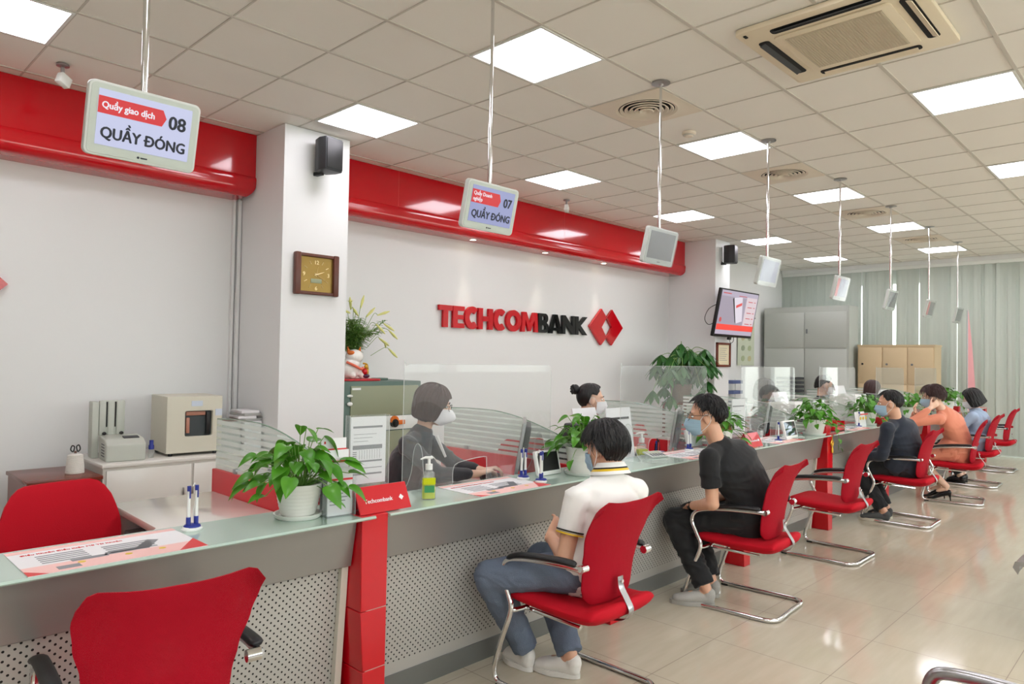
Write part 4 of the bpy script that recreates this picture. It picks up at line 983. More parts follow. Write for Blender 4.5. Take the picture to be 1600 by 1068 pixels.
# clerks' desks
for k in range(8):
    xb = POST[k+1]-.085; wh = ['with the empty staff chair at left', 'of the clerk in charcoal blazer', 'of the clerk with the bun', 'behind the third shield', 'behind the fourth shield', 'behind the fifth shield', 'behind the sixth shield', 'at the far end'][k]
    t = thing('clerk_desk', 'white clerk desk '+wh, 'desk', (xb, 2.8, 0), 0, 'white clerk desks')
    w0 = POST[k+1]-POST[k]-.08 if k else 2.9
    b = B(); prism(b, [(-w0+.02, -.20), (0, -.20), (0, 1.0), (-.5, 1.0), (-.52, .36), (-.62, .18), (-w0+.02, .12)], 2, .70, .735, .006); obj('desk_top', b, m_deskw, t)
    b = B(); box(b, (-.5, .93, 0), (-.03, .95, .70)); obj('end_panel', b, m_wlam, t)
    b = B(); box(b, (-.47, .36, .04), (-.04, .90, .62), .005); obj('pedestal', b, m_grey, t)
    for z in (.24, .43, .60): b = B(); box(b, (-.478, .40, z-.16), (-.470, .88, z-.01)); obj('drawer', b, m_dgrey, t)

# ---------------------------------------------------------------- chairs
def side_chair():
    t = thing('visitor_chair', '', 'chair', (0, 0, 0), 0, 'red cantilever chairs along the counter')
    b = B()
    half = [(-.06, -.27, .013), (-.19, -.27, .013), (-.24, -.235, .013), (-.25, -.17, .013), (-.25, 0, .013), (-.25, .19, .013), (-.25, .262, .02), (-.25, .278, .07), (-.25, .24, .2), (-.25, .182, .355), (-.25, .205, .43), (-.25, .238, .505), (-.25, .215, .562), (-.25, .14, .588), (-.25, .0, .606), (-.25, -.13, .614), (-.25, -.205, .615)]
    tube(b, half[::-1] + [(-p[0], p[1], p[2]) for p in half], .0125, 12, 5)
    tube(b, [(-.25, .19, .352), (-.2, .17, .352), (0, .165, .352), (.2, .17, .352), (.25, .19, .352)], .011, 10, 4)
    for s_ in (-1, 1):
        tube(b, [(s_*.17, .17, .352), (s_*.17, -.15, .345)], .009, 8, 1)
        cyl(b, (s_*.25 - (.04 if s_ > 0 else 0.0), -.205, .615), .018, .04, 14, 0)
    obj('frame', b, m_chrome, t)
    for s_ in (-1, 1):
        b = B(); loft(b, smoothpath([(s_*.25, .20, .583), (s_*.25, .13, .608), (s_*.25, .0, .625), (s_*.25, -.12, .633), (s_*.25, -.17, .632)], 4), [(.016, .010)]+[(.023, .013)]*15+[(.02, .011)], 12, side=(1, 0, 0), dome=True); obj('armrest_pad', b, m_black, t)
        b = B(); box(b, (s_*.25-.014, .215, 0), (s_*.25+.014, .26, .012), .003); obj('glide', b, m_black, t)
    # seat
    pf = [(.245, .39), (.252, .415), (.235, .437), (.17, .447), (.0, .437), (-.12, .432), (-.2, .437), (-.245, .452), (-.27, .447), (-.275, .415), (-.245, .378), (-.18, .358), (-.05, .357), (.1, .366), (.2, .374)]
    P_ = smoothpath([(0, a, c) for a, c in pf], 3, True); b = B(); nx = 20; rings = []
    cy_ = sum(p.y for p in P_)/len(P_); cz_ = sum(p.z for p in P_)/len(P_)
    for i in range(nx+1):
        u = sin(pi/2*(-1+2*i/nx)); e = abs(u)**5; x = .232*u; rg = []
        for p in P_:
            k = 1-.10*e; kz = max(.15, (1-abs(u)**5)**.5)
            rg.append(b.verts.new((x, cy_+(p.y-cy_)*k, cz_+(p.z-cz_)*kz - .006*(1-u*u)*(1 if p.z > .4 else 0))))
        rings.append(rg)
    for r0_, r1_ in zip(rings, rings[1:]):
        for j in range(len(P_)): b.faces.new((r0_[j], r0_[(j+1) % len(P_)], r1_[(j+1) % len(P_)], r1_[j]))
    b.faces.new(rings[0]); b.faces.new(rings[-1][::-1]); bmesh.ops.recalc_face_normals(b, faces=b.faces[:])
    obj('seat', b, m_rfab, t)
    # backrest
    b = B(); nu, nv = 20, 22; F_, K_ = [], []
    def wd(v): 
        pts = [(0, .165), (.1, .178), (.25, .182), (.45, .195), (.7, .218), (.88, .228), (1, .226)]
        for (a, x), (c_, y) in zip(pts, pts[1:]):
            if v <= c_: q_ = (v-a)/(c_-a); q_ = q_*q_*(3-2*q_); return x+(y-x)*q_
        return .226
    for j in range(nv+1):
        v = j/nv; rf, rk = [], []
        for i in range(nu+1):
            u = -1+2*i/nu; w_ = wd(v)
            cr_ = max(0, (abs(u)-.72)/.28)
            zt_ = .876 + .030*abs(u)**2.2 - .05*cr_**3; zb_ = .435 + .035*cr_**2
            z = zb_+(zt_-zb_)*v
            y = -.185 - .02*v - .085*v**2.2 + .030*u*u*(1-.9*max(0, v-.75)*4*.6) - (.02*max(0, v-.9)*10*abs(u))
            th = .013*(1-.75*max(abs(u)**8, abs(2*v-1)**14))
            rf.append(b.verts.new((u*w_, y+th, z))); rk.append(b.verts.new((u*w_, y-th, z)))
        F_.append(rf); K_.append(rk)
    for j in range(nv):
        for i in range(nu):
            b.faces.new((F_[j][i], F_[j][i+1], F_[j+1][i+1], F_[j+1][i])); b.faces.new((K_[j][i], K_[j+1][i], K_[j+1][i+1], K_[j][i+1]))
    for j in range(nv):
        for c_ in (0, nu): b.faces.new((F_[j][c_], F_[j+1][c_], K_[j+1][c_], K_[j][c_]))
    for i in range(nu):
        for c_ in (0, nv): b.faces.new((F_[c_][i], F_[c_][i+1], K_[c_][i+1], K_[c_][i]))
    bmesh.ops.recalc_face_normals(b, faces=b.faces[:]); obj('backrest', b, m_rnet, t)
    b = B(); loft(b, smoothpath([(0, -.20, .352), (0, -.262, .370), (0, -.289, .412), (0, -.264, .458), (0, -.236, .50), (0, -.229, .545)], 4), [(.019, .003)]*17, 4, side=(1, 0, 0)); obj('back_strap', b, m_dchrome, t)
    b = B(); cyl(b, (0, -.242, .525), .008, .01, 12, 1); obj('strap_bolt', b, m_chrome, t)
    return t
chair_lb = ['red visitor chair cut by the lower left picture corner', 'red visitor chair under the man in white polo shirt', 'red visitor chair under the man in black T-shirt', 'empty red visitor chair between the men in black and in navy', 'red visitor chair under the man in navy jacket', 'red visitor chair under the person in coral coat', 'red visitor chair under the woman in light blue', 'empty red visitor chair farthest away by the blinds']
CP = [(.765, 2.175, -7), (2.55, 2.02, 0), (4.17, 2.0, 4), (5.72, 2.07, 0), (7.47, 2.02, 1), (9.04, 1.93, 8), (10.48, 2.03, 1), (12.15, 2.12, 1)]
c0_ = side_chair()
for k, (x, y, a) in enumerate(CP):
    if k == 0: c0_.location = (x, y, 0); c0_.rotation_euler = (0, 0, radians(a)); c0_['label'] = chair_lb[0]
    else: dup(c0_, (x, y, 0), radians(a), chair_lb[k])
def staff_chair(x, y, a, lb, z=0):
    t = thing('office_chair', lb, 'chair', (x, y, 0), radians(a), 'red office chairs behind the counter')
    b = B(); prism(b, rrect(.48, .46, .09), 2, .42, .49, .02, 3); obj('seat', b, m_rfab, t)
    b = B(); nu, nv = 16, 16; G = []
    for s_ in (1, -1):
        g = []
        for j in range(nv+1):
            v = j/nv; row = []
            for i in range(nu+1):
                u = -1+2*i/nu; cr_ = max(0, (abs(u)-.55)/.45); zt_ = .89-.075*cr_**2.5; zb_ = .52+.03*cr_**2; z_ = zb_+(zt_-zb_)*v
                row.append(b.verts.new((u*(.215+.035*sin(pi*min(1, v*.9+.1))), -.20-.05*v+.04*u*u+s_*.014*(1-.6*max(abs(u)**8, abs(2*v-1)**12)), z_)))
            g.append(row)
        G.append(g)
    for j in range(nv):
        for i in range(nu): b.faces.new((G[0][j][i], G[0][j][i+1], G[0][j+1][i+1], G[0][j+1][i])); b.faces.new((G[1][j][i], G[1][j+1][i], G[1][j+1][i+1], G[1][j][i+1]))
    for j in range(nv):
        for c_ in (0, nu): b.faces.new((G[0][j][c_], G[0][j+1][c_], G[1][j+1][c_], G[1][j][c_]))
    for i in range(nu):
        for c_ in (0, nv): b.faces.new((G[0][c_][i], G[0][c_][i+1], G[1][c_][i+1], G[1][c_][i]))
    bmesh.ops.recalc_face_normals(b, faces=b.faces[:]); obj('backrest', b, m_rfab, t)
    b = B(); loft(b, smoothpath([(0, -.05, .40), (0, -.24, .42), (0, -.27, .55), (0, -.25, .72)], 4), [(.03, .008)]*13, 6, side=(1, 0, 0)); obj('back_frame', b, m_black, t)
    b = B(); cyl(b, (0, 0, .1), .027, .32); obj('gas_column', b, m_black, t)
    b = B()
    for k in range(5): a_ = 2*pi*k/5; loft(b, [(0, 0, .1), (.28*cos(a_), .28*sin(a_), .065)], [(.028, .02), (.018, .012)], 8, dome=True)
    obj('star_base', b, m_black, t)
    for k in range(5): a_ = 2*pi*k/5; b = B(); ell(b, (.27*cos(a_), .27*sin(a_), .027), (.027, .022, .027)); obj('caster', b, m_black, t)
    return t
staff_chair(.92, 3.40, 190, 'empty red office chair behind the counter at the left picture edge')
staff_chair(2.60, 3.64, 226, 'red office chair of the clerk in charcoal blazer')
staff_chair(3.72, 3.32, 160, 'empty red office chair seen through the glass behind the small white screen')
staff_chair(5.55, 3.45, 200, 'red office chair seen through glass left of the dark monitor')
staff_chair(7.40, 3.4, 226, 'red office chair of the pink clerk')
# waiting bench at the right edge
def bench(x, n_, lb, arms):
    t = thing('waiting_bench', lb, 'bench', (x, .25 if arms else .38, 0), 0, 'grey metal waiting benches')
    for k in range(n_):
        x0 = .03+.58*k
        b = B(); prism(b, [(.33, .345), (.35, .375), (.34, .405), (.28, .41), (.0, .385), (-.12, .40), (-.2, .52), (-.27, .78), (-.25, .785), (-.18, .53), (-.1, .385), (.0, .37), (.28, .392), (.325, .388), (.325, .36)], 0, x0+.02, x0+.54, .003, 1); obj('seat_shell', b, m_dchrome, t)
        b = B(); box(b, (x0+.05, -.02, .40), (x0+.51, .26, .425), .01); obj('seat_pad', b, m_rfab, t)
    for k in range(n_+1):
        if not arms: break
        x0 = .58*k
        b = B(); tube(b, [(x0, .19, .40), (x0, .285, .50), (x0, .285, .60), (x0, .22, .632), (x0, .0, .632), (x0, -.2, .61), (x0, -.24, .5)], .018, 12); obj('armrest', b, m_dchrome, t)
    b = B(); box(b, (0, -.05, .31), (.58*n_+.03, .03, .36), .004); obj('beam', b, m_grey, t)
    for x0 in (.3, .58*n_-.3):
        b = B(); box(b, (x0-.02, -.03, .05), (x0+.02, .01, .31)); box(b, (x0-.025, -.3, 0), (x0+.025, .3, .05), .01); obj('leg', b, m_dchrome, t)
bench(.52, 3, 'grey metal bench whose armrest enters at the bottom right edge', True)
bench(4.70, 3, 'grey metal bench with red pad barely entering at the right edge', False)

# ---------------------------------------------------------------- hanging counter screens
def sign_body():
    t = thing('hanging_screen', '', 'hanging screen', (0, 0, 0), 0, 'counter screens hanging from ceiling poles')
    b = B(); cyl(b, (0, 0, 2.33), .011, .55); cyl(b, (0, 0, 2.86), .0085, CZ-2.86); obj('pole', b, m_chrome, t)
    b = B(); lathe(b, [(.062, 0), (.062, -.005), (.02, -.010), (.012, -.02), (0, -.02)], 24, 0, 0, CZ); obj('ceiling_flange', b, m_dchrome, t)
    return t
SX = [.835, 2.465, 4.03, 5.676, 7.331, 8.964, 10.605, 12.174]
sl = ['screen reading 08 nearest the camera, hanging on a pole', 'screen reading 07 hanging before the bank name wall', 'film-covered grey screen hanging left of the far pillar', 'film-covered bright screen hanging right of the television', 'film-covered screen with red strip above the grey cabinet', 'grey screen before the lit blind slit', 'small screen with red strip, sixth along the counter', 'farthest and smallest hanging grey screen']
TX = Matrix.Rotation(radians(13), 4, 'X'); TX.translation = Vector((0, -.005, 2.228))
m_scr = emis('screen_glow', (192, 196, 226), .54); m_scrd = emis('screen_dim', (150, 156, 186), .35); m_scrr = emis('screen_red', (222, 40, 48), .45); m_txw = emis('screen_white_text', (240, 240, 250), .5)
m_ink = mat('ink', (26, 30, 44), .5); m_scoff = mat('screen_off', (96, 98, 104), .2); m_bezel = mat('bezel', (184, 192, 184), .4)
def tmesh(bm): me = bpy.data.meshes.new('x'); bm.to_mesh(me); bm.free(); me.transform(TX); return me
def tilttext(s, size, mm, par, x, z, bold=0, sx_=1., al='LEFT', nm='lettering'):
    o = text(s, size, mm, None, (0, 0, 0), (0, 0, 0), bold=bold, align=al, name=nm, ext=.0003)
    o.data.transform(TX @ Matrix.Translation((x, -.0195, z)) @ Matrix.Rotation(pi/2, 4, 'X') @ Matrix.Scale(sx_, 4, (1, 0, 0))); o.rotation_euler = (0, 0, 0); o.scale = (1, 1, 1); o.location = (0, 0, 0); o.parent = par; return o
for k, x in enumerate(SX):
    t = sign_body(); t.location = (x, 2.56, 0); t['label'] = sl[k]
    b = B(); prism(b, rrect(.350, .236, .02, 5), 1, -.012, .018, .006, 3); hs = obj('housing', tmesh(b), m_gplas, t)
    b = B(); prism(b, rrect(.335, .220, .014, 5), 1, -.014, -.011); obj('bezel', tmesh(b), m_bezel, t)
    b = B(); box(b, (-.146, -.016, -.082), (.146, -.0135, .094)); me = tmesh(b)
    scn = obj('screen', me, [m_scr, emis('screen_mid', (150, 156, 198), .52), m_scoff, m_scrd, m_scrd, m_scoff, m_scoff, m_scoff][k], t, False)
    if k < 2:
        ar = [(-.146, .072), (.050, .072), (.063, .045), (.050, .018), (-.146, .018)] if k == 0 else [(-.146, .074), (.036, .074), (.050, .042), (.036, .010), (-.146, .010)]
        b = B(); prism(b, ar, 1, -.0185, -.0165); obj('arrow_banner', tmesh(b), m_scrr, scn)
        if k == 0: tilttext('Quầy giao dịch', .029, m_txw, scn, -.136, .036, .0009, .90)
        else: tilttext('Quầy Doanh', .025, m_txw, scn, -.138, .048, .0005, .93); tilttext('nghiệp', .025, m_txw, scn, -.138, .021, .0005, .93)
        tilttext('08' if k == 0 else '07', .062, m_ink, scn, .070, .016, .0022, .93)
        tilttext('QUẦY ĐÓNG', .050, m_ink, scn, -.134, -.058, .0020, .865)
    if k in (4, 6): b = B(); box(b, (-.146, -.0175, -.082), (-.085, -.0155, .094)); obj('red_strip', tmesh(b), m_scrr, scn)
    if k in (2, 3, 4, 5, 6, 7):
        b = B(); prism(b, rrect(.352, .238, .02, 5), 1, -.0185, -.0178); obj('protective_film', tmesh(b), m_bag if k < 5 else m_acrf, t)
    b = B(); cyl(b, (-.012, -.015, -.100), .004, .0015, 12, 1); box(b, (-.005, -.0165, -.102), (.016, -.0145, -.098)); obj('maker_mark', tmesh(b), m_ink, t)

# ---------------------------------------------------------------- things on the counter
GZ = .8415
def pothos(x, y, lb, seed, r=.085, hgt=.125, spread=.17, n_=46, z=GZ, trail=None, big=1.):
    t = thing('potted_pothos', lb, 'potted plant', (x, y, z), 0, 'potted pothos plants on the counter'); rnd = random.Random(seed)
    b = B(); lathe(b, [(r*.95, 0), (r*1.02, .006), (r*1.06, .018), (r*.98, .018), (r*.9, .008), (0, .008)], 36); obj('saucer', b, m_pot, t)
    b = B(); pr_ = [(0, .012), (r*.72, .012)]
    for i in range(25):
        u = i/24; pr_.append((r*(.72+.28*u**.7) + (.0012 if i % 3 == 1 else 0), .012+(hgt-.012)*u))
    pr_ += [(r*1.03, hgt), (r*1.03, hgt+.008), (r*.94, hgt+.008), (r*.92, hgt-.02), (0, hgt-.02)]
    lathe(b, pr_, 40); obj('pot', b, m_pot, t)
    b = B(); lathe(b, [(0, hgt-.012), (r*.92, hgt-.016)], 20); obj('soil', b, m_soil, t)
    lf = B(); st = B()
    def leaf(p, d, up, L):
        d = d.normalized(); sd = d.cross(up).normalized(); nm = sd.cross(d).normalized(); w_ = L*.36
        prof = [(-.06, .25), (-.02, .62), (.12, .95), (.3, 1.0), (.5, .84), (.7, .55), (.87, .25), (1.0, 0.0)]
        mid, lft, rgt = [], [], []; bend = rnd.uniform(.15, .5)*L
        for s_, ww in prof:
            c_ = p + d*L*s_ - nm*bend*s_*s_
            if s_ < 0: c_ = p + d*L*.02
            e = p + d*L*s_ - nm*bend*s_*s_
            mid.append(lf.verts.new(c_)); lft.append(lf.verts.new(e + sd*w_*ww + nm*w_*.28*ww)); rgt.append(lf.verts.new(e - sd*w_*ww + nm*w_*.28*ww))
        for i in range(len(prof)-1):
            try: lf.faces.new((mid[i], mid[i+1], lft[i+1], lft[i])); lf.faces.new((mid[i], rgt[i], rgt[i+1], mid[i+1]))
            except ValueError: pass
    for i in range(n_):
        a = 2*pi*rnd.random(); q = (i+.5)/n_; out = spread*(q**.55)*rnd.uniform(.75, 1.12); hh = hgt + (.155*big)*(1-q**1.5)*rnd.uniform(.55, 1.1) + rnd.uniform(-.03, .05) - (.04 if q > .8 else 0)
        e = Vector((out*cos(a), out*sin(a), hh)); s0 = Vector((r*.4*cos(a)*rnd.random(), r*.4*sin(a)*rnd.random(), hgt-.02))
        md = s0.lerp(e, .5) + Vector((0, 0, .035)); tube(st, [s0, md, e], .0017, 5, 4)
        d = Vector((cos(a), sin(a), rnd.uniform(-.75, .15))); leaf(e, d, Vector((rnd.uniform(-.4, .4), rnd.uniform(-.4, .4), 1)), rnd.uniform(.055, .088)*big)
    for (pts, k) in (trail or []):
        P_ = smoothpath(pts, 6); tube(st, pts, .0022, 5, 6)
        for i in range(k): p = P_[int((i+.7)/k*(len(P_)-1))]; a = rnd.uniform(0, 6.28); leaf(p, Vector((cos(a), -abs(sin(a)), -.5)), Vector((0, -.4, 1)), rnd.uniform(.05, .075))
    obj('stems', st, m_stem, t)
    o = obj('leaves', lf, m_leaf, t); md_ = o.modifiers.new('s', 'SUBSURF'); md_.levels = 1; md_.render_levels = 1
    return t
pothos(1.43, 2.53, 'large potted pothos in ribbed white pot nearest the camera', 3, r=.088, hgt=.125, spread=.20, n_=88, big=1.1)
pothos(3.11, 2.45, 'potted pothos in ribbed white pot beside the head of the man in white polo', 7, r=.092, hgt=.145, spread=.17, n_=84, trail=[([(.06, -.05, .14), (.12, -.10, .14), (.15, -.15, .05), (.13, -.16, -.03)], 4)])
pothos(4.83, 2.52, 'potted pothos just behind the head of the man in black T-shirt', 11, spread=.17, n_=70)
pothos(6.45, 2.46, 'potted pothos behind the empty red chair, its pot beside a red box', 15, r=.095, hgt=.13, spread=.20, n_=90, trail=[([(.05, -.05, .12), (.13, -.12, .1), (.2, -.14, -.02), (.19, -.14, -.14)], 5)])
pothos(8.0, 2.5, 'potted pothos left of the navy jacket man behind the form stand', 19, spread=.22, n_=90, trail=[([(.0, -.08, .12), (.02, -.15, .06), (.1, -.17, .0), (.25, -.17, .02)], 5)])
pothos(9.45, 2.5, 'potted pothos left of the person in coral coat', 23, spread=.2, n_=70)
pothos(11.15, 2.48, 'potted pothos between the person in coral and the woman in light blue', 27, r=.1, hgt=.15, spread=.24, n_=96, trail=[([(.05, -.05, .14), (.15, -.14, .12), (.25, -.17, .0), (.3, -.17, -.2)], 7)])
# clear shields
def shield(x0, x1, lb, film=False, arch=True):
    w_ = x1-x0; t = thing('acrylic_shield', lb, 'acrylic shield', (x0, 2.645, GZ), 0, 'clear acrylic shields on the counter')
    b = B(); H_ = .597; r_ = .03
    ptsL = [(0, 0), (.30*w_-.0, 0), (.30*w_, .075), (.30*w_+.035, .11), (.52*w_-.02, .125), (.52*w_, .10), (.52*w_, 0), (w_, 0), (w_, H_-r_), (w_-r_*.3, H_-r_*.3), (w_-r_, H_), (r_, H_), (r_*.3, H_-r_*.3), (0, H_-r_)]
    prism(b, ptsL, 1, -.002, .002); bmesh.ops.triangulate(b, faces=[f for f in b.faces if len(f.verts) > 4]); obj('panel', b, m_acrf if film else m_acr, t, False)
    b = B(); tube(b, [(0, 0, .01), (0, 0, H_-.03), (.01, 0, H_-.008), (.03, 0, H_)], .0016, 5, 3); tube(b, [(.30*w_, 0, 0), (.30*w_, 0, .075), (.30*w_+.035, 0, .11), (.52*w_-.02, 0, .125), (.52*w_, 0, .10), (.52*w_, 0, 0)], .0014, 5, 3); tube(b, [(.03, 0, H_), (w_-.03, 0, H_)], .0011, 5, 1); tube(b, [(w_, 0, .01), (w_, 0, H_-.03)], .0012, 5, 1)
    obj('polished_edge', b, m_acre, t)
    for fx_ in (.09, w_-.09):
        pf = [(-.10, 0), (-.075, .025), (-.045, .09), (-.035, .17), (-.02, .21), (0, .222), (.02, .21), (.035, .17), (.045, .09), (.075, .025), (.10, 0)]
        pf = [(p.x, p.y) for p in smoothpath([(a, c_, 0) for a, c_ in pf], 3)]
        b = B(); prism(b, pf, 0, fx_-.002, fx_+.002); bmesh.ops.triangulate(b, faces=[f for f in b.faces if len(f.verts) > 4]); ft = obj('support_foot', b, m_acr, t, False)
        b = B(); tube(b, [(fx_, a, c_) for a, c_ in pf], .0014, 5, 1); obj('foot_edge', b, m_acre, ft)
SH = [(2.02, 3.06, 'clear acrylic shield in front of the clerk in charcoal blazer'), (3.74, 4.84, 'clear acrylic shield in front of the clerk with the bun'), (5.40, 6.46, 'clear acrylic shield with bright reflections before the pink clerk'), (7.05, 8.05, 'clear acrylic shield with a bright reflection left of the navy jacket man'), (8.75, 9.8, 'clear acrylic shield behind the navy jacket man'), (10.3, 11.35, 'farthest clear acrylic shield before the tan locker')]
for k, (a, c_, lb) in enumerate(SH): shield(a, c_, lb, k in (2, 3))
# desk mats / leaflets
def leaflet(x0, x1, lb, rot=0.):
    t = thing('counter_leaflet', lb, 'leaflet', ((x0+x1)/2, 2.495, GZ), rot, 'printed leaflets on the glass counter'); w_ = (x1-x0)/2
    b = B(); box(b, (-w_, -.155, 0), (w_, .155, .0012)); obj('sheet', b, m_paper, t, False)
    b = B(); box(b, (-w_, -.155, .0012), (w_, -.06, .0016)); box(b, (-w_, .12, .0012), (w_, .155, .0016)); obj('pink_band', b, m_pink, t, False)
    b = B()
    prism(b, [(w_, -.155), (w_, -.03), (w_-.09, -.155)], 2, .0016, .002); obj('red_corner', b, m_prred, t, False); b = B(); prism(b, [(-w_, -.155), (-w_, -.10), (-w_+.05, -.155)], 2, .0016, .002); obj('red_corner', b, m_prred, t, False)
    b = B()
    for k in range(5):
        xx = -w_+.06+.0*k; box(b, (xx, -.04+.022*k, .0016), (xx+.13, -.032+.022*k, .002)); box(b, (xx+.18, -.05+.022*k, .0016), (xx+.32, -.040+.022*k, .002))
    box(b, (-w_+.13, -.07, .0016), (-w_+.23, -.045, .002)); prism(b, [(-.03, -.06), (.1, -.06), (.16, .03), (.13, .05), (.07, -.03), (-.02, -.03)], 2, .0016, .002); box(b, (-w_+.08, -.135, .0016), (-w_+.14, -.10, .002))
    obj('grey_print', b, m_papg, t, False)
    b = B(); [cyl(b, (xx, -.09, .0016), .011, .0004, 12) for xx in (-.1, .03, .13)]; obj('yellow_dots', b, m_yel, t, False)
    text('Điều Khoản Điều Kiện Mở Tài Khoản', .018, m_prred, t, (-w_+.03, .085, .0016), (0, 0, 0), bold=.0004)
leaflet(.50, 1.0, 'printed pink and white leaflet on the counter at the left picture edge')
leaflet(2.24, 2.72, 'printed pink and white leaflet before the typing clerk')
leaflet(4.12, 4.72, 'printed leaflet under the pens near the man in black T-shirt')
leaflet(5.45, 5.95, 'printed leaflet on the counter before the pink clerk')
leaflet(7.15, 7.6, 'printed leaflet on the counter before the navy jacket man')
# pens on stands
def pens(x, y, lb, two=True, a=0):
    t = thing('pen_stand', lb, 'pen stand', (x, y, GZ), radians(a), 'white and blue counter pens on stands')
    b = B(); lathe(b, [(0, 0), (.036, 0), (.038, .006), (.032, .014), (0, .016)], 28); 
    for v in b.verts: v.co.y *= .8
    obj('base', b, m_wplas, t)
    b = B(); lathe(b, [(.03, .013), (.026, .02), (.012, .022), (0, .022)], 24); obj('blue_ring', b, m_blueplas, t)
    for s_ in ((-.015, .015) if two else (0,)):
        b = B(); cyl(b, (s_, 0, .018), .008, .03, 12); obj('pen_holder', b, m_blueplas, t)
        p_ = None; b = B(); cyl(b, (s_, 0, .045), .0062, .095, 12, 2, .0055); p_ = obj('pen', b, m_wplas, t)
        b = B(); cyl(b, (s_, 0, .14), .0065, .018, 12); box(b, (s_-.002, -.009, .115), (s_+.002, -.006, .155)); obj('pen_cap', b, m_blueplas, p_)
    b = B(); tube(b, [(.0, .0, .155), (.02, .02, .16), (.03, .03, .11), (.022, .03, .05), (.02, .012, .02)], .002, 6); obj('cord', b, m_wplas, t)
pens(1.045, 2.585, 'white and blue pens on a stand beside the leaflet at the left', a=10)
pens(2.735, 2.545, 'pair of white and blue pens, nearer the shield of the typing clerk', a=0)
pens(2.735, 2.42, 'pair of white and blue pens, nearer the customer side left of the white screen', a=30)
pens(4.52, 2.60, 'pair of white and blue pens in front of the dark monitor', a=-5)
pens(5.60, 2.42, 'white and blue pen stand left of the small mirror-like screen', False)
pens(7.55, 2.44, 'blue and white pen stand in front of the smiley rating card', False)
pens(10.75, 2.45, 'pen stand beside the far white card', False)
# hand sanitizer
def pump(x, y, lb, z=GZ, s_=1.):
    t = thing('sanitizer_bottle', lb, 'bottle', (x, y, z), radians(-30), 'hand sanitizer pump bottles')
    b = B(); prism(b, rrect(.058*s_, .040*s_, .016*s_, 4), 2, 0, .105*s_, .003)
    for v in b.verts:
        if v.co.z > .1*s_: v.co.x *= .8; v.co.y *= .8
    lathe(b, [(.02*s_, .103*s_), (.012*s_, .118*s_)], 16); obj('bottle', b, m_bottle, t)
    b = B(); prism(b, rrect(.052*s_, .034*s_, .014*s_, 4), 2, .003, .082*s_); obj('gel', b, m_gel, t)
    b = B(); box(b, (-.020*s_, -.0212*s_, .028*s_), (.020*s_, -.0205*s_, .055*s_)); obj('green_label', b, mat('label_green', (58, 140, 84), .4), t)
    b = B(); box(b, (-.024*s_, -.0210*s_, .060*s_), (.024*s_, -.0204*s_, .085*s_)); obj('yellow_label', b, m_gel, t)
    b = B(); cyl(b, (0, 0, .116*s_), .0145*s_, .022*s_, 20); cyl(b, (0, 0, .138*s_), .006*s_, .022*s_, 12); loft(b, [(.01*s_, .0, .163*s_), (-.015*s_, 0, .164*s_), (-.032*s_, 0, .158*s_)], [.006*s_, .005*s_, .003*s_], 8, dome=True); obj('pump', b, m_wplas, t)
pump(2.035, 2.47, 'yellow hand sanitizer pump bottle on the counter by the typing clerk', s_=1.12)
pump(4.25, 2.82, 'hand sanitizer bottle behind the calculator, in front of the red divider', z=.7355, s_=1.4)
# acrylic document holders
def holder(x, y, z, w_, h_, a, lb, form=True, lean=0.):
    t = thing('document_holder', lb, 'document holder', (x, y, z), radians(a), 'acrylic document holders')
    b = B(); box(b, (-w_/2, -.003, 0), (w_/2, 0, h_)); box(b, (-w_/2, .03, 0), (w_/2, .033, h_)); box(b, (-w_/2, -.003, 0), (-w_/2+.003, .033, h_)); box(b, (w_/2-.003, -.003, 0), (w_/2, .033, h_)); box(b, (-w_/2, -.003, 0), (w_/2, .033, .003)); obj('case', b, m_acr, t, False)
    for sx_ in (-1, 1):
        for y_ in (-.003, .033): b = B(); tube(b, [(sx_*w_/2, y_, .0), (sx_*w_/2, y_, h_)], .0014, 5, 1); obj('case_edge', b, m_acre, t)
    if form:
        b = B(); box(b, (-w_/2+.008, .004, .01), (w_/2-.012, .008, h_-.006)); pp = obj('form_sheet', b, m_paper, t)
        b = B(); x0, x1 = -w_/2+.018, w_/2-.03
        for zz, hh in ((.82, .022), (.52, .045), (.34, .018), (.25, .008), (.16, .018)): box(b, (x0, .0028, h_*zz), (x1, .004, h_*zz+h_*hh*1.3))
        for k in range(4): box(b, (x0, .003, h_*(.40+.026*k)), (x0+.018, .004, h_*(.412+.026*k)))
        for k in range(9): box(b, (x0+.03+k*(x1-x0-.03)/9, .0031, h_*.38), (x0+.0309+k*(x1-x0-.03)/9, .004, h_*.51))
        for k in range(3): box(b, (x0+.004, .0032, h_*(.63+.05*k)), (x0+.07+.02*k, .004, h_*(.636+.05*k)))
        obj('form_print', b, m_papg, pp)
    return t
holder(1.735, 2.50, .93, .185, .295, -6, 'clear acrylic holder with a printed form above the nearest red post')
holder(5.08, 2.50, GZ, .20, .36, -6, 'acrylic holder with a form right of the head of the man in black T-shirt')
holder(6.72, 2.52, GZ, .22, .30, -8, 'acrylic holder with printed sheet right of the plant behind the empty chair')
holder(12.0, 2.55, GZ, .25, .30, 0, 'acrylic holder with white sheet left of the light blue woman, at the far end')
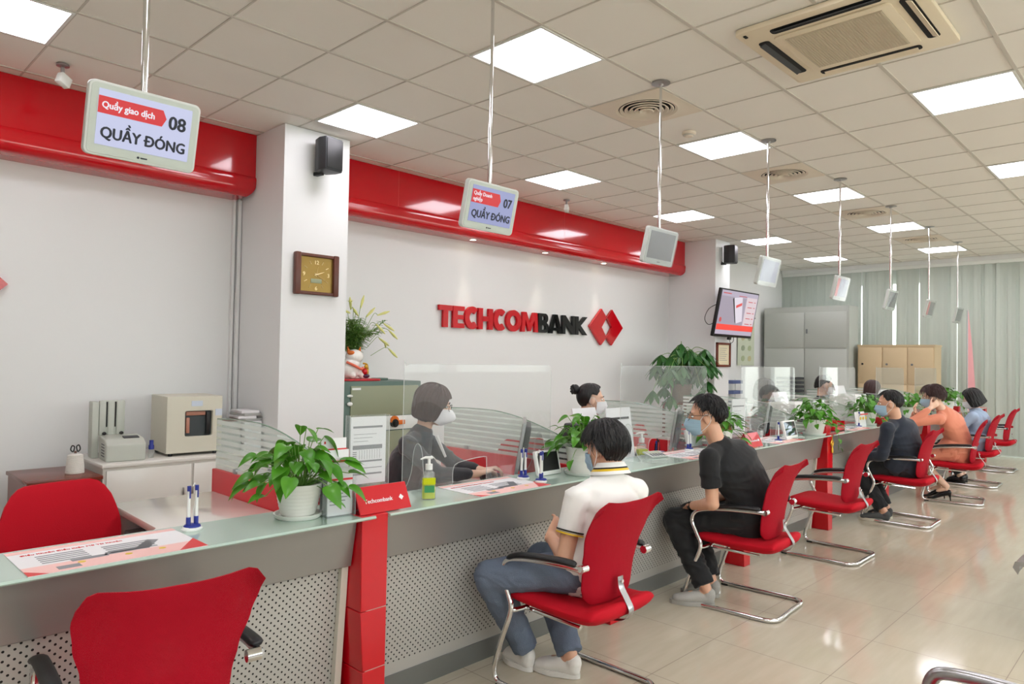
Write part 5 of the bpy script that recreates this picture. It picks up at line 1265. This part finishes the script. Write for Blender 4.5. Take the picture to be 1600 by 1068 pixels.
# leaflet rack at the first post
t = thing('brochure_rack', 'clear acrylic rack of leaflets between the near potted plant and red post', 'brochure rack', (1.56, 2.46, GZ), radians(-8))
b = B()
for y_, h_ in ((-.045, .14), (-.005, .18), (.035, .22)): box(b, (-.06, y_, 0), (.055, y_+.003, h_))
box(b, (-.062, -.045, 0), (-.059, .055, .2)); box(b, (.055, -.045, 0), (.058, .055, .22)); box(b, (-.062, -.045, 0), (.058, .055, .003)); obj('case', b, m_acr, t, False)
for y_ in (-.045, -.018, .01, .03, .055): b = B(); tube(b, [(.057, y_, 0), (.057, y_, .17+y_)], .0015, 5, 1); obj('case_edge', b, m_acre, t)
for k, (y_, h_, c_) in enumerate(((-.03, .19, m_paper), (.01, .255, m_paper), (.035, .30, m_paper))):
    b = B(); box(b, (-.055, y_, .004), (.05, y_+.006, h_)); pp = obj('leaflet_stack', b, c_, t)
    b = B(); box(b, (-.055, y_-.0012, h_-.05), (.05, y_, h_-.042)); box(b, (-.045, y_-.0012, h_-.022), (-.038, y_, h_-.012)); obj('red_print', b, m_prred, pp)
    b = B(); [box(b, (-.045, y_-.0012, h_-.075-.014*q), (.03-.01*(q % 3), y_, h_-.071-.014*q)) for q in range(6)]; obj('text_print', b, m_papg, pp)
# red tent signs
def tent(x, y, lb, a=0, L_=.25, z=GZ):
    t = thing('tent_sign', lb, 'tent sign', (x, y, z+.004), radians(a), 'red tent signs'); b = B()
    prism(b, [(-.052, 0), (-.044, 0), (.0, .088), (.044, 0), (.052, 0), (.003, .1), (-.003, .1)], 0, -L_/2, L_/2, .0); bmesh.ops.triangulate(b, faces=[f for f in b.faces if len(f.verts) > 4]); obj('folded_board', b, m_redlam, t)
    al = math.atan2(.1, .049)
    text('Techcombank', .024, m_paper, t, (-L_/2+.03, -.0352, .038), (al, 0, 0), bold=.0003)
    b = B(); prism(b, [(0, .012), (.012, 0), (0, -.012), (-.012, 0)], 2, 0, .001); prism(b, [(0, .006), (.006, 0), (0, -.006), (-.006, 0)], 2, .001, .0014); o = obj('emblem', b, m_paper, t); o.location = (L_/2-.04, -.0325, .045); o.rotation_euler = (al, 0, 0)
tent(1.735, 2.42, 'red folded tent sign with white lettering on the nearest post')
tent(5.10, 2.42, 'red tent sign below the form holder beside the man in black T-shirt', L_=.22)
# small counter screens
def mini(x, y, lb, scr, a=0, w_=.19, h_=.135):
    t = thing('counter_display', lb, 'small screen', (x, y, GZ), radians(a), 'small white customer screens'); R_ = Matrix.Rotation(radians(-14), 3, 'X')
    b = B(); prism(b, rrect(w_, h_, .01, 4, 0, h_/2), 1, -.008, .012, .003); bmesh.ops.rotate(b, verts=b.verts[:], cent=(0, 0, 0), matrix=R_); obj('housing', b, m_wplas, t)
    b = B(); box(b, (-w_/2+.014, -.0095, .022), (w_/2-.014, -.008, h_-.012)); bmesh.ops.rotate(b, verts=b.verts[:], cent=(0, 0, 0), matrix=R_); obj('screen', b, scr, t, False)
    b = B(); box(b, (-.035, .01, 0), (.035, .07, .012), .003); tube(b, [(0, .05, .01), (0, .045, h_*.45)], .008, 8, 1); obj('stand', b, m_wplas, t)
m_gls = mat('black_screen', (16, 18, 20), .08, coat=.6)
mini(2.95, 2.55, 'small white framed black screen left of the second potted plant', m_gls)
mini(5.98, 2.47, 'small mirror-like screen left of the third potted plant', mat('mirror_screen', (120, 128, 140), .06, metal=.8), w_=.24, h_=.15)
mini(4.78, 2.70, 'small white card screen behind the chin of the man in black T-shirt', m_paper, w_=.2, h_=.13)
b = None
# calculator
t = thing('calculator', 'white desk calculator on the counter behind the man in white polo', 'calculator', (4.03, 2.57, GZ), radians(-15))
b = B(); box(b, (-.07, -.05, 0), (.07, .05, .012), .004, 2, Matrix.Rotation(radians(14), 3, 'X'), Vector((0, -.05, 0))); obj('body', b, m_gplas, t)
b = B(); box(b, (-.055, .005, .012), (.055, .04, .0135), 0, 0, Matrix.Rotation(radians(14), 3, 'X'), Vector((0, -.05, 0))); obj('display', b, mat('lcd', (150, 158, 128), .3), t)
b = B(); [box(b, (-.055+.024*i, -.04+.014*j, .012), (-.04+.024*i, -.031+.014*j, .0145), 0, 0, Matrix.Rotation(radians(14), 3, 'X'), Vector((0, -.05, 0))) for i in range(5) for j in range(3)]; obj('keys', b, m_grey, t)
# pen cup
t = thing('pen_cup', 'clear cup of pens, scissors and glue left of the dark monitor', 'pen cup', (4.42, 2.80, .7355))
b = B(); box(b, (-.05, -.035, 0), (.05, .035, .09), .006); obj('cup', b, mat('lilac_plastic', (150, 130, 176), .3), t)
for k, (dx, c_) in enumerate(((-.035, m_black), (-.02, m_blueplas), (.0, m_black), (.02, m_prred), (.035, m_black))):
    b = B(); loft(b, [(dx, 0, .05), (dx*1.5, .01*(k-2), .15+.015*(k % 3))], [.005, .005], 8); obj('pen', b, c_, t)
# red tray, rating card, clear coin box
t = thing('letter_tray', 'red slotted tray right of the pot behind the empty chair', 'tray', (7.02, 2.50, GZ))
b = B(); box(b, (-.10, -.07, 0), (.10, .07, .006)); box(b, (-.10, -.07, 0), (-.094, .07, .09)); box(b, (.094, -.07, 0), (.10, .07, .09)); box(b, (-.1, .064, 0), (.1, .07, .1)); box(b, (-.1, -.07, 0), (.1, -.064, .05)); obj('tray', b, m_redlam, t)
b = B(); box(b, (-.085, -.05, .006), (.085, .055, .075)); obj('papers', b, m_brown, t)
t = thing('rating_card', 'white card with three yellow smiley faces left of the navy jacket man', 'sign', (7.72, 2.47, GZ), radians(-6))
b = B(); box(b, (-.11, -.002, 0), (.11, .002, .15), 0, 0, Matrix.Rotation(radians(-10), 3, 'X'), Vector((0, 0, 0))); obj('card', b, m_paper, t)
b = B(); [cyl(b, (-.06+.06*k, -.018, .085), .016, .003, 16, 1) for k in range(3)]; obj('smiley', b, m_yel, t)
b = B(); box(b, (-.08, -.008-.02, .12), (.08, -.006-.016, .132)); obj('heading', b, m_prred, t)
t = thing('rating_card', 'white card with two yellow faces between the coral coat and the light blue top', 'sign', (10.85, 2.45, GZ), radians(-6))
b = B(); box(b, (-.10, -.002, 0), (.10, .002, .15)); obj('card', b, m_paper, t); b = B(); [cyl(b, (-.03+.07*k, -.005, .08), .016, .003, 16, 1) for k in range(2)]; obj('smiley', b, m_yel, t)
t = thing('coin_box', 'clear acrylic box with a dark card reader on the counter before the pink clerk', 'box', (5.34, 2.52, GZ))
b = B(); box(b, (-.09, -.05, 0), (.09, -.047, .10)); box(b, (-.09, .047, 0), (.09, .05, .14)); [prism(b, [(-.05, 0), (.05, 0), (.05, .14), (-.05, .10)], 0, x_, x_+.003) for x_ in (-.09, .087)]; obj('case', b, m_acr, t, False)
b = B(); box(b, (-.05, -.03, 0), (.05, .04, .09), .006); obj('card_reader', b, m_dgrey, t)
b = B(); [box(b, (-.04+.022*i, -.032, .01+.018*j), (-.026+.022*i, -.029, .022+.018*j)) for i in range(4) for j in range(2)]; obj('keys', b, m_yel, t)
# red boxes and gold knots at the far posts
for k, x in enumerate((6.52, 8.13, 11.36)):
    t = thing('tissue_box', 'small red box on the counter post ' + ('right of the pot behind the empty chair', 'behind the face of the navy jacket man', 'under the plant beside the light blue woman')[k], 'box', (x, 2.42, .8465), 0, 'small red boxes on the counter posts')
    b = B(); box(b, (-.055, -.06, 0), (.055, .06, .075), .006); obj('box', b, m_redlam, t)
    b = B(); prism(b, rrect(.06, .03, .012), 2, .0752, .077); obj('lid_slot', b, m_paper, t)
    t = thing('gold_knot', 'gold knot ornament hanging on the red post ' + ('behind the empty chair', 'behind the navy jacket man', 'beside the light blue woman')[k], 'ornament', (x+.02, 2.338, .77), 0, 'gold knot ornaments on the red posts')
    b = B(); tube(b, [(0, 0, .07), (0, 0, .03)], .003, 6, 1); tube(b, [(0, 0, .03), (.028, 0, .0), (0, 0, -.03), (-.028, 0, .0)], .005, 8, 6, True); tube(b, [(0, 0, .015), (.012, 0, 0), (0, 0, -.015), (-.012, 0, 0)], .004, 8, 6, True); obj('knot', b, m_gold, t)
    b = B(); lathe(b, [(.004, -.03), (.010, -.045), (.012, -.085), (0, -.085)], 10); obj('tassel', b, m_gold, t)
# monitors, keyboards, printers on the clerks' desks
def monitor(x, y, lb, a=133, w_=.42, h_=.30, z=.7355):
    t = thing('computer_monitor', lb, 'monitor', (x, y, z), radians(a-90), 'computer monitors on the clerk desks')
    R_ = Matrix.Rotation(radians(9), 3, 'X')
    b = B(); prism(b, rrect(w_, h_, .012, 3, 0, .08+h_/2), 1, -.012, .008, .004); bmesh.ops.rotate(b, verts=b.verts[:], cent=(0, 0, .1), matrix=R_); obj('bezel', b, m_dchrome, t)
    b = B(); prism(b, rrect(w_*.9, h_*.86, .03, 3, 0, .08+h_/2), 1, -.045, -.012, .012); bmesh.ops.rotate(b, verts=b.verts[:], cent=(0, 0, .1), matrix=R_); obj('back_shell', b, m_dgrey, t)
    b = B(); box(b, (-w_/2+.015, .008, .1), (w_/2-.015, .0095, .07+h_)); bmesh.ops.rotate(b, verts=b.verts[:], cent=(0, 0, .1), matrix=R_); obj('screen', b, m_gls, t)
    b = B(); prism(b, rrect(.2, .16, .05), 2, 0, .012, .003); box(b, (-.03, -.04, .01), (.03, -.02, .16), .005); obj('stand', b, m_dgrey, t)
monitor(3.055, 2.90, 'computer monitor seen edge-on beside the typing clerk')
monitor(4.78, 2.90, 'dark monitor in front of the man in black T-shirt', 118)
monitor(6.35, 2.95, 'monitor behind the third potted plant')
monitor(9.55, 2.95, 'monitor behind the plant left of the coral coat')
for x, y, a, lb in ((3.0, 3.05, -40, 'black keyboard under the hands of the clerk in charcoal blazer'), (4.63, 3.08, -40, 'black keyboard under the hands of the clerk with the bun')):
    t = thing('keyboard', lb, 'keyboard', (x, y, .7355), radians(a-90+90+0), 'computer keyboards'); t.rotation_euler = (0, 0, radians(50))
    b = B(); box(b, (-.2, -.065, 0), (.2, .065, .016), .004); obj('tray', b, m_black, t)
    b = B(); [box(b, (-.19+.0255*i, -.055+.023*j, .016), (-.19+.0255*i+.021, -.055+.023*j+.019, .022), .002, 1) for i in range(15) for j in range(5)]; obj('keys', b, m_dgrey, t)
def printer(x, y, lb, c_, a=0, s_=(.36, .3, .22), z=.7355):
    t = thing('printer', lb, 'printer', (x, y, z), radians(a)); w_, d_, h_ = s_
    b = B(); box(b, (-w_/2, -d_/2, 0), (w_/2, d_/2, h_), .015, 3); obj('body', b, c_, t)
    b = B(); box(b, (-w_/2+.03, -d_/2-.004, h_*.45), (w_/2-.03, -d_/2+.01, h_*.55), .002); obj('paper_slot', b, m_dark, t)
    b = B(); box(b, (-w_/2+.04, d_/2-.06, h_), (w_/2-.04, d_/2-.05, h_+.10), 0, 0, Matrix.Rotation(radians(-18), 3, 'X')); obj('paper_feed', b, m_paper, t)
    b = B(); box(b, (w_/2-.09, -d_/2+.02, h_), (w_/2-.03, -d_/2+.06, h_+.004)); obj('control_panel', b, m_grey, t)
printer(3.95, 3.0, 'dark grey printer with white papers behind the head of the man in white polo', m_dgrey, 0, (.34, .3, .30))
printer(7.2, 3.0, 'white printer above the plant behind the empty chair', m_wplas, 0, (.4, .3, .34))
printer(8.9, 3.0, 'white printer in front of the brown-haired clerk', m_wplas, 0, (.4, .3, .38))
printer(10.6, 3.0, 'white printer seen behind the coral coat', m_wplas, 0, (.35, .3, .30))
t = thing('paper_stack', 'white papers standing before the clerk with the bun', 'papers', (3.98, 2.78, .7355))
b = B(); box(b, (-.14, -.004, .0), (.14, .004, .42), 0, 0, Matrix.Rotation(radians(-8), 3, 'X'), Vector((0, 0, 0))); obj('sheets', b, m_paper, t)
b = B(); box(b, (-.10, -.008, .34), (.11, -.004, .355), 0, 0, Matrix.Rotation(radians(-8), 3, 'X'), Vector((0, 0, 0))); obj('print', b, m_dgrey, t)

# ---------------------------------------------------------------- behind the counter, along the wall
t = thing('wooden_cabinet', 'red-brown wooden cabinet at the left wall under the string cone', 'cabinet', (1.1, 5.2, 0))
b = B(); box(b, (-.012, -.012, .63), (.412, .58, .655), .004); obj('top', b, m_brown, t)
b = B(); box(b, (0, 0, 0), (.40, .57, .63)); obj('body', b, m_brown, t)
b = B(); box(b, (.02, -.012, .06), (.38, .0, .60), .003); dr = obj('door', b, m_brown, t)
b = B(); ell(b, (.34, -.022, .36), (.012, .012, .012)); obj('knob', b, m_gold, dr)
t = thing('credenza', 'white credenza against the left wall carrying the two bank machines', 'cabinet', (1.54, 5.3, 0))
b = B(); box(b, (-.01, -.02, .685), (1.19, .66, .71), .003); obj('top', b, m_wlam, t)
b = B(); box(b, (0, 0, 0), (1.18, .64, .684)); obj('body', b, m_wlam, t)
for k in range(2): b = B(); box(b, (.02+.58*k, -.014, .05), (.58+.58*k, -.001, .665), .002); dr = obj('door', b, m_wlam, t); b = B(); box(b, (.52+.06*k, -.028, .40), (.53+.06*k, -.014, .50), .003); obj('handle', b, m_dchrome, dr)
t = thing('string_cone', 'cone of white cotton string on the red-brown cabinet', 'string', (1.40, 5.40, .6555))
b = B(); pr_ = [(0, 0), (.054, 0)]+[(.056-.0004*i+.0022*(i % 2), .003+.0044*i) for i in range(28)]+[(.03, .13), (0, .13)]; lathe(b, pr_, 28); obj('string', b, m_rope, t)
t = thing('scissors', 'black-handled scissors standing in the white string cone', 'scissors', (1.40, 5.40, .77))
b = B(); tube(b, [(-.014, 0, .03), (-.028, 0, .045), (-.02, 0, .07), (-.006, 0, .06)], .004, 8, 6, True); tube(b, [(.014, 0, .03), (.028, 0, .045), (.02, 0, .072), (.006, 0, .062)], .004, 8, 6, True); obj('handles', b, m_black, t)
b = B(); box(b, (-.008, -.002, -.06), (.008, .002, .035)); obj('blades', b, m_chrome, t)
# note binding machine
t = thing('note_binder', 'grey-green note binding machine with raised slotted cover', 'bank machine', (1.58, 5.38, .7105), radians(-6))
b = B(); prism(b, [(0, 0), (0, .12), (.07, .155), (.27, .165), (.27, 0)], 0, 0, .25, .012, 3); obj('base', b, m_beige2, t)
b = B(); box(b, (-.045, .27, 0), (.0, .40, .40), .006); box(b, (0, .27, .16), (.165, .30, .41), .008, 2); [box(b, (.0+.055*k, .262, .16), (.04+.055*k, .27, .405), .003) for k in range(3)]; obj('raised_cover', b, m_beige2, t)
b = B(); [box(b, (.043+.055*k, .266, .22), (.051+.055*k, .2705, .40)) for k in range(2)]; obj('slots', b, m_dark, t)
b = B(); box(b, (.12, .065, .155), (.22, .12, .163), .002, 1, Matrix.Rotation(radians(8), 3, 'X')); obj('control_panel', b, m_dgrey, t)
b = B(); [box(b, (-.002, .06, .03+.02*k), (.002, .16, .036+.02*k)) for k in range(5)]; obj('vents', b, m_dgrey, t)
b = B(); ell(b, (.03, .25, .175), (.014, .01, .012)); obj('hinge', b, m_black, t); b = B(); ell(b, (.14, .25, .175), (.014, .01, .012)); obj('hinge', b, m_black, t)
t = thing('glue_bottle', 'small clear bottle with blue cap between the two bank machines', 'bottle', (1.90, 5.46, .7105))
b = B(); lathe(b, [(0, 0), (.018, 0), (.018, .06), (0, .06)], 16); obj('bottle', b, m_bottle, t); b = B(); lathe(b, [(.019, .06), (.019, .085), (.014, .095), (.014, .125), (0, .125)], 16); obj('cap', b, m_blueplas, t)
# banknote counter
t = thing('banknote_counter', 'large beige banknote counting machine with dark opening', 'bank machine', (1.98, 5.40, .7105), radians(-4))
b = B()
W_, D_, H_ = .40, .40, .44
for q in (((0, 0, .02), (.13, .06, H_)), ((W_-.075, 0, .02), (W_, .06, H_)), ((.12, 0, .02), (W_-.07, .06, .14)), ((.12, 0, .33), (W_-.07, .06, H_)), ((0, .055, .02), (W_, D_, H_))): box(b, q[0], q[1], .0)
me_ = bake(b, .006, 5); obj('housing', me_, m_beige, t)
b = B(); box(b, (.13, .035, .14), (W_-.075, .056, .33)); obj('opening', b, mat('machine_inside', (64, 72, 74), .3), t)
b = B(); box(b, (.14, .012, .165), (.165, .036, .28), .004); obj('brass_roller', b, mat('copper_part', (176, 120, 100), .4), t); b = B(); box(b, (W_-.115, .012, .15), (W_-.09, .036, .32), .003); obj('black_guide', b, m_black, t); b = B(); box(b, (.14, .02, .295), (.28, .036, .325), .004); obj('feed_roller', b, mat('copper_part', (176, 120, 100), .4), t)
b = B(); box(b, (.17, -.003, .365), (.25, .001, .405)); box(b, (W_-.055, -.003, .29), (W_-.005, .001, .34)); obj('sticker', b, mat('sticker', (196, 206, 218), .5), t)
b = B(); [cyl(b, (x_, y_, -.0), .016, .024, 12) for x_ in (.04, W_-.04) for y_ in (.04, D_-.04)]; obj('rubber_foot', b, m_black, t)
# paper bundles
rnd = random.Random(2)
t = thing('document_box', 'grey-white cardboard box of papers right of the banknote counter, left one', 'box', (2.44, 5.50, .7105)); b = B(); box(b, (-.03, 0, 0), (.145, .3, .225)); obj('box', b, mat('box_grey', (178, 180, 176), .7), t); b = B(); box(b, (-.02, .01, .225), (.13, .28, .235), 0, 0, Matrix.Rotation(radians(6), 3, 'Y')); obj('top_sheets', b, m_brown, t)
t = thing('document_box', 'white cardboard box under the paper bundles against the near pillar', 'box', (2.60, 5.46, .7105)); b = B(); box(b, (0, 0, 0), (.14, .3, .22)); obj('box', b, m_paper, t)
for k in range(4):
    t = thing('paper_bundle', 'bundle of papers on the white box by the pillar, ' + ('bottom', 'second from bottom', 'third from bottom', 'topmost')[k] + ' of four', 'papers', (2.66+rnd.uniform(-.02, .01), 5.60, .9310+.0215*k), radians(rnd.uniform(-8, 8)), 'paper bundles on the white box')
    b = B(); box(b, (-.07, -.12, 0), (.075, .12, .021), .004); obj('sheets', b, m_paper if k % 2 else mat('box_grey', (178, 180, 176), .7), t)
# safe with the figurine and the flowers
t = thing('safe', 'dark green steel safe with olive door right of the near pillar', 'safe', (3.40, 5.35, 0))
b = B(); box(b, (0, 0, 0), (.889, .6, 1.245), .008); obj('body', b, m_safeg, t)
b = B(); box(b, (.10, -.012, .93), (.85, 0, 1.205), .003); obj('upper_door', b, m_safed, t)
b = B(); box(b, (.10, -.012, .06), (.85, 0, .79), .003); obj('lower_door', b, m_safed, t)
b = B(); box(b, (.12, -.016, .80), (.86, 0, .925), .003); obj('white_band', b, m_wplas, t)
b = B(); cyl(b, (.56, -.05, .86), .038, .05, 24, 1); cyl(b, (.56, -.07, .86), .022, .02, 20, 1); obj('dial', b, m_black, t)
b = B(); cyl(b, (.56, -.045, .885), .042, .02, 20, 1); box(b, (.60, -.04, .845), (.68, -.016, .885), .004); obj('orange_lock', b, m_orange, t)
b = B(); box(b, (.11, -.016, 1.17), (.20, -.012, 1.19)); obj('name_plate', b, m_wplas, t)
b = B(); ell(b, (.085, -.02, 1.12), (.03, .012, .012)); ell(b, (.085, -.02, 1.05), (.028, .012, .018)); obj('key_hooks', b, m_wplas, t)
t = thing('plate', 'red patterned cloth under the white cat figurine on the safe', 'cloth', (3.68, 5.56, 1.2455))
b = B(); prism(b, rrect(.44, .30, .08, 6), 2, 0, .018, .006, 2); obj('cloth', b, mat('red_pattern', (196, 40, 48), .5, noise_c=.6, noise_s=30), t)
t['category'] = 'cloth'; t.name = 'folded_cloth'
t = thing('cat_figurine', 'white porcelain cat figurine with orange ears and scarf on the safe', 'figurine', (3.64, 5.56, 1.264))
b = B(); ell(b, (-.02, 0, .075), (.10, .085, .085)); ell(b, (.02, -.02, .20), (.085, .075, .068)); ell(b, (-.01, -.01, .13), (.085, .08, .06)); ell(b, (.08, -.05, .04), (.03, .03, .04)); ell(b, (-.03, -.07, .03), (.03, .04, .03)); obj('body', bake(b, .006, 4), mat('porcelain', (232, 230, 224), .15), t)
for s_ in (-1, 1): b = B(); loft(b, [(.02+s_*.055, -.01, .24), (.02+s_*.068, -.01, .29)], [(.028, .014), (.003, .003)], 10, dome=True); obj('ear', b, m_orange, t)
b = B(); ell(b, (-.035, -.05, .235), (.035, .03, .022)); obj('orange_patch', b, m_orange, t)
b = B(); tube(b, [(-.08, -.05, .15), (-.03, -.1, .12), (.04, -.1, .09), (.08, -.07, .10)], .012, 8); obj('scarf', b, mat('orange_scarf', (226, 112, 84), .6), t)
b = B(); ell(b, (.10, -.07, .065), (.028, .024, .03)); obj('purse', b, m_redlam, t); b = B(); ell(b, (.135, -.05, .06), (.022, .02, .035)); ell(b, (.12, -.06, .11), (.018, .016, .02)); tube(b, [(.09, -.06, .14), (.13, -.06, .13), (.15, -.05, .08)], .008, 8); obj('gold_coins', b, m_gold, t); b = B(); ell(b, (.115, -.075, .025), (.035, .025, .02)); obj('gem', b, mat('purple', (70, 34, 60), .2), t)
t = thing('jade_block', 'flat green block on the safe beside the red cloth', 'ornament', (4.0, 5.60, 1.2455)); b = B(); box(b, (-.08, -.05, 0), (.05, .05, .022), .006); obj('block', b, m_safeg, t)
t = thing('lily_arrangement', 'vase of pale yellow lilies with green leaves on the safe', 'flowers', (3.76, 5.72, 1.2455)); rnd = random.Random(5)
b = B(); lathe(b, [(0, 0), (.05, 0), (.06, .04), (.045, .14), (.035, .18), (.045, .2), (.04, .2), (.03, .18), (0, .17)], 28); obj('vase', b, m_pot, t)
st, lf = B(), B()
def blade(b, p, d, L_, w_, droop):
    d = d.normalized(); sd = d.cross(Vector((0, 0, 1)));
    if sd.length < .1: sd = Vector((1, 0, 0))
    sd.normalize(); pv_ = None
    for i in range(5):
        s_ = i/4; c_ = p + d*L_*s_ - Vector((0, 0, droop*L_*s_*s_)); w = w_*sin(pi*(.12+.88*s_))+.0006; r_ = (b.verts.new(c_-sd*w), b.verts.new(c_+Vector((0, 0, -.002))), b.verts.new(c_+sd*w))
        if pv_: b.faces.new((pv_[0], pv_[1], r_[1], r_[0])); b.faces.new((pv_[1], pv_[2], r_[2], r_[1]))
        pv_ = r_
for k in range(40):
    a = 2*pi*rnd.random(); o_ = rnd.uniform(.03, .29); top = Vector((o_*cos(a)*1.15, o_*sin(a)*.55-.03, rnd.uniform(.42, .60))); mid = Vector((o_*.4*cos(a), o_*.3*sin(a), .38))
    P_ = smoothpath([(0, 0, .15), mid, top], 8); tube(st, [(0, 0, .15), mid, top], .0028, 5, 6)
    for i in range(5, len(P_)):
        for _ in range(4): a2 = rnd.uniform(0, 6.28); blade(lf, P_[i], Vector((cos(a2), sin(a2), rnd.uniform(-.1, .7))), rnd.uniform(.05, .10), .0055, .35)
for (x, z, dx, dz) in ((.24, .64, .5, .2), (.30, .56, .6, -.4), (.36, .50, .6, -.6), (.40, .32, .6, -.6), (-.05, .68, -.2, .6), (.05, .70, .1, .8), (.14, .62, .4, .5), (-.12, .64, -.8, .2), (-.17, .60, -.8, -.1), (.20, .55, .2, -.3), (.29, .42, .7, -.5), (-.02, .62, -.4, .3)):
    fl = B(); p = Vector((x*.95, rnd.uniform(-.12, .0), z-.02)); d = Vector((dx, -.2, dz)).normalized(); tube(st, [(x*.45, -.03, z*.72), (x*.8, -.05, z-.01), p], .0025, 5, 5)
    loft(fl, [p, p+d*.035, p+d*.075, p+d*.12], [.006, .011, .014, .005], 8, dome=True)
    if rnd.random() < .5:
        q = p+d*.07
        for a2 in range(6): dd = (d + (d.orthogonal().normalized() @ Matrix.Rotation(a2*pi/3, 3, d))*.9); blade(fl, q, dd, .045, .010, .3)
    obj('lily_flower', fl, m_petal, t)
obj('stems', st, m_stem, t); obj('leaves', lf, leafmat('lily_leaf', (84, 136, 54), (150, 184, 100)), t)
# money tree
t = thing('money_tree', 'leafy money tree on a stand in the wall corner under the red soffit end', 'potted plant', (9.05, 5.35, 0)); rnd = random.Random(8)
b = B(); box(b, (-.19, -.19, .86), (.19, .19, .89), .004); [box(b, (x_-.015, y_-.015, 0), (x_+.015, y_+.015, .86)) for x_ in (-.17, .17) for y_ in (-.17, .17)]; box(b, (-.17, -.17, .3), (.17, .17, .32)); obj('stand', b, m_brown, t)
b = B(); lathe(b, [(0, .89), (.11, .89), (.16, 1.12), (.165, 1.15), (.15, 1.15), (.14, 1.1), (0, 1.1)], 28); obj('pot', b, mat('stone_pot', (120, 100, 84), .6, noise_c=.15), t)
b = B(); lf = B(); tube(b, [(0, 0, 1.08), (.02, 0, 1.2), (-.01, 0, 1.3), (0, 0, 1.38)], .024, 10)
for k in range(56):
    a = 2*pi*rnd.random(); q = rnd.random(); o_ = .10+.52*q; e = Vector((o_*cos(a)*(1.25 if cos(a) < 0 else .85), o_*sin(a)*.6-.10, 1.62-.30*q*q+rnd.uniform(-.14, .12)-(.28 if rnd.random() < .4 else 0)))
    tube(b, [(0, 0, 1.33), (e.x*.5, e.y*.5, max(1.5, e.z)+.02), e], .0045, 5, 5)
    for i in range(7):
        a2 = a + 2*pi*i/7; d = Vector((cos(a2), sin(a2), -.8+rnd.uniform(-.3, .3))).normalized(); sd = d.cross(Vector((0, 0, 1))).normalized(); L_ = rnd.uniform(.14, .20); pv_ = None
        for j in range(6):
            s_ = j/5; c_ = e + d*L_*s_ - Vector((0, 0, .07*s_*s_)); w = .034*sin(pi*min(1, s_*.86+.05))**.8*(1 if s_ < .99 else .05)+.001
            r_ = (lf.verts.new(c_-sd*w+Vector((0, 0, .006))), lf.verts.new(c_), lf.verts.new(c_+sd*w+Vector((0, 0, .006))))
            if pv_: lf.faces.new((pv_[0], pv_[1], r_[1], r_[0])); lf.faces.new((pv_[1], pv_[2], r_[2], r_[1]))
            pv_ = r_
obj('trunk', b, m_stem, t); obj('leaves', lf, m_leafd, t)
# cabinets before the blinds
t = thing('metal_cabinet', 'tall grey steel cabinet with upper and lower doors in front of the blinds', 'cabinet', (13.0, 4.37, 0))
b = B(); box(b, (0, 0, 0), (.45, 1.54, 2.51)); obj('body', b, m_gcab, t)
for k in range(2):
    b = B(); box(b, (-.012, .04+.745*k, 1.86-.10), (-.001, .765+.745*k, 2.40), .003); dr = obj('upper_door', b, m_gcab, t)
    b = B(); box(b, (-.03, .72 if k == 0 else .80, 2.02), (-.012, .745 if k == 0 else .825, 2.10), .003)
    obj('handle', b, m_grey, dr) if k == 0 else b.free()
    b = B(); box(b, (-.012, .04+.745*k, .08), (-.001, .765+.745*k, 1.74), .003); obj('lower_door', b, m_gcab, t)
t = thing('wooden_locker', 'light tan wooden locker cabinet with round locks in front of the blinds', 'locker', (13.2, 3.10, 0))
b = B(); box(b, (0, 0, 0), (.42, 1.19, 1.79)); box(b, (-.01, -.01, 1.79), (.43, 1.2, 1.82)); obj('body', b, m_tan, t)
for k in range(3):
    for z0, z1 in ((1.16, 1.77), (.60, 1.14), (.05, .58)):
        b = B(); box(b, (-.014, .02+.39*k, z0), (-.001, .39+.39*k, z1), .003); dr = obj('door', b, m_tan, t)
        b = B(); cyl(b, (-.024, .33+.39*k, (z0+z1)/2+.02), .018, .01, 16, 0); obj('lock', b, m_grey if k < 2 else m_black, dr)
t = thing('wall_rack', 'blue and white letter rack on the wall left of the grey cabinet', 'rack', (11.72, 5.95, .72))
for k in range(3): b = B(); box(b, (-.17, -.16, .02+.18*k), (.17, -.02, .08+.18*k), .004); obj('tray', b, mat('slate_blue', (92, 104, 146), .4), t)
b = B(); [box(b, (x_-.006, -.03, 0), (x_+.006, -.018, .46)) for x_ in (-.16, .16)]; obj('rail', b, m_wplas, t)
t = thing('tray_tower', 'dark stacked letter trays beside the grey cabinet', 'rack', (12.75, 5.3, .0))
b = B(); box(b, (-.2, -.2, 0), (.2, .2, .8), .004); obj('base_cabinet', b, m_gcab, t)
for k in range(6): b = B(); box(b, (-.18, -.18, .81+.075*k), (.18, .18, .85+.075*k), .004); obj('tray', b, m_dgrey, t)
# pink banner at the blinds
t = thing('feather_flag', 'narrow pink flag standing before the blinds above the far counter', 'flag', (13.6, 2.72, 0))
b = B(); cyl(b, (0, 0, 0), .008, 2.4, 10); obj('pole', b, m_dchrome, t); b = B(); lathe(b, [(0, 0), (.16, 0), (.16, .015), (0, .03)], 24); obj('base', b, m_grey, t)
b = B(); prism(b, [(-.012, .55), (-.13, .6), (-.11, 1.2), (-.07, 1.8), (-.012, 2.42)], 0, -.002, .002); obj('cloth', b, mat('pink_flag', (240, 176, 180), .7), t)
# phone in the hands of the light blue woman
t = thing('smartphone', 'black smartphone held by the woman in light blue', 'phone', (10.42, 2.44, .80)); t.rotation_euler = (radians(50), 0, 0)
b = B(); prism(b, rrect(.075, .155, .01), 2, -.004, .004, .002); obj('case', b, m_black, t); b = B(); box(b, (-.034, -.07, .004), (.034, .07, .0048)); obj('screen', b, m_gls, t)
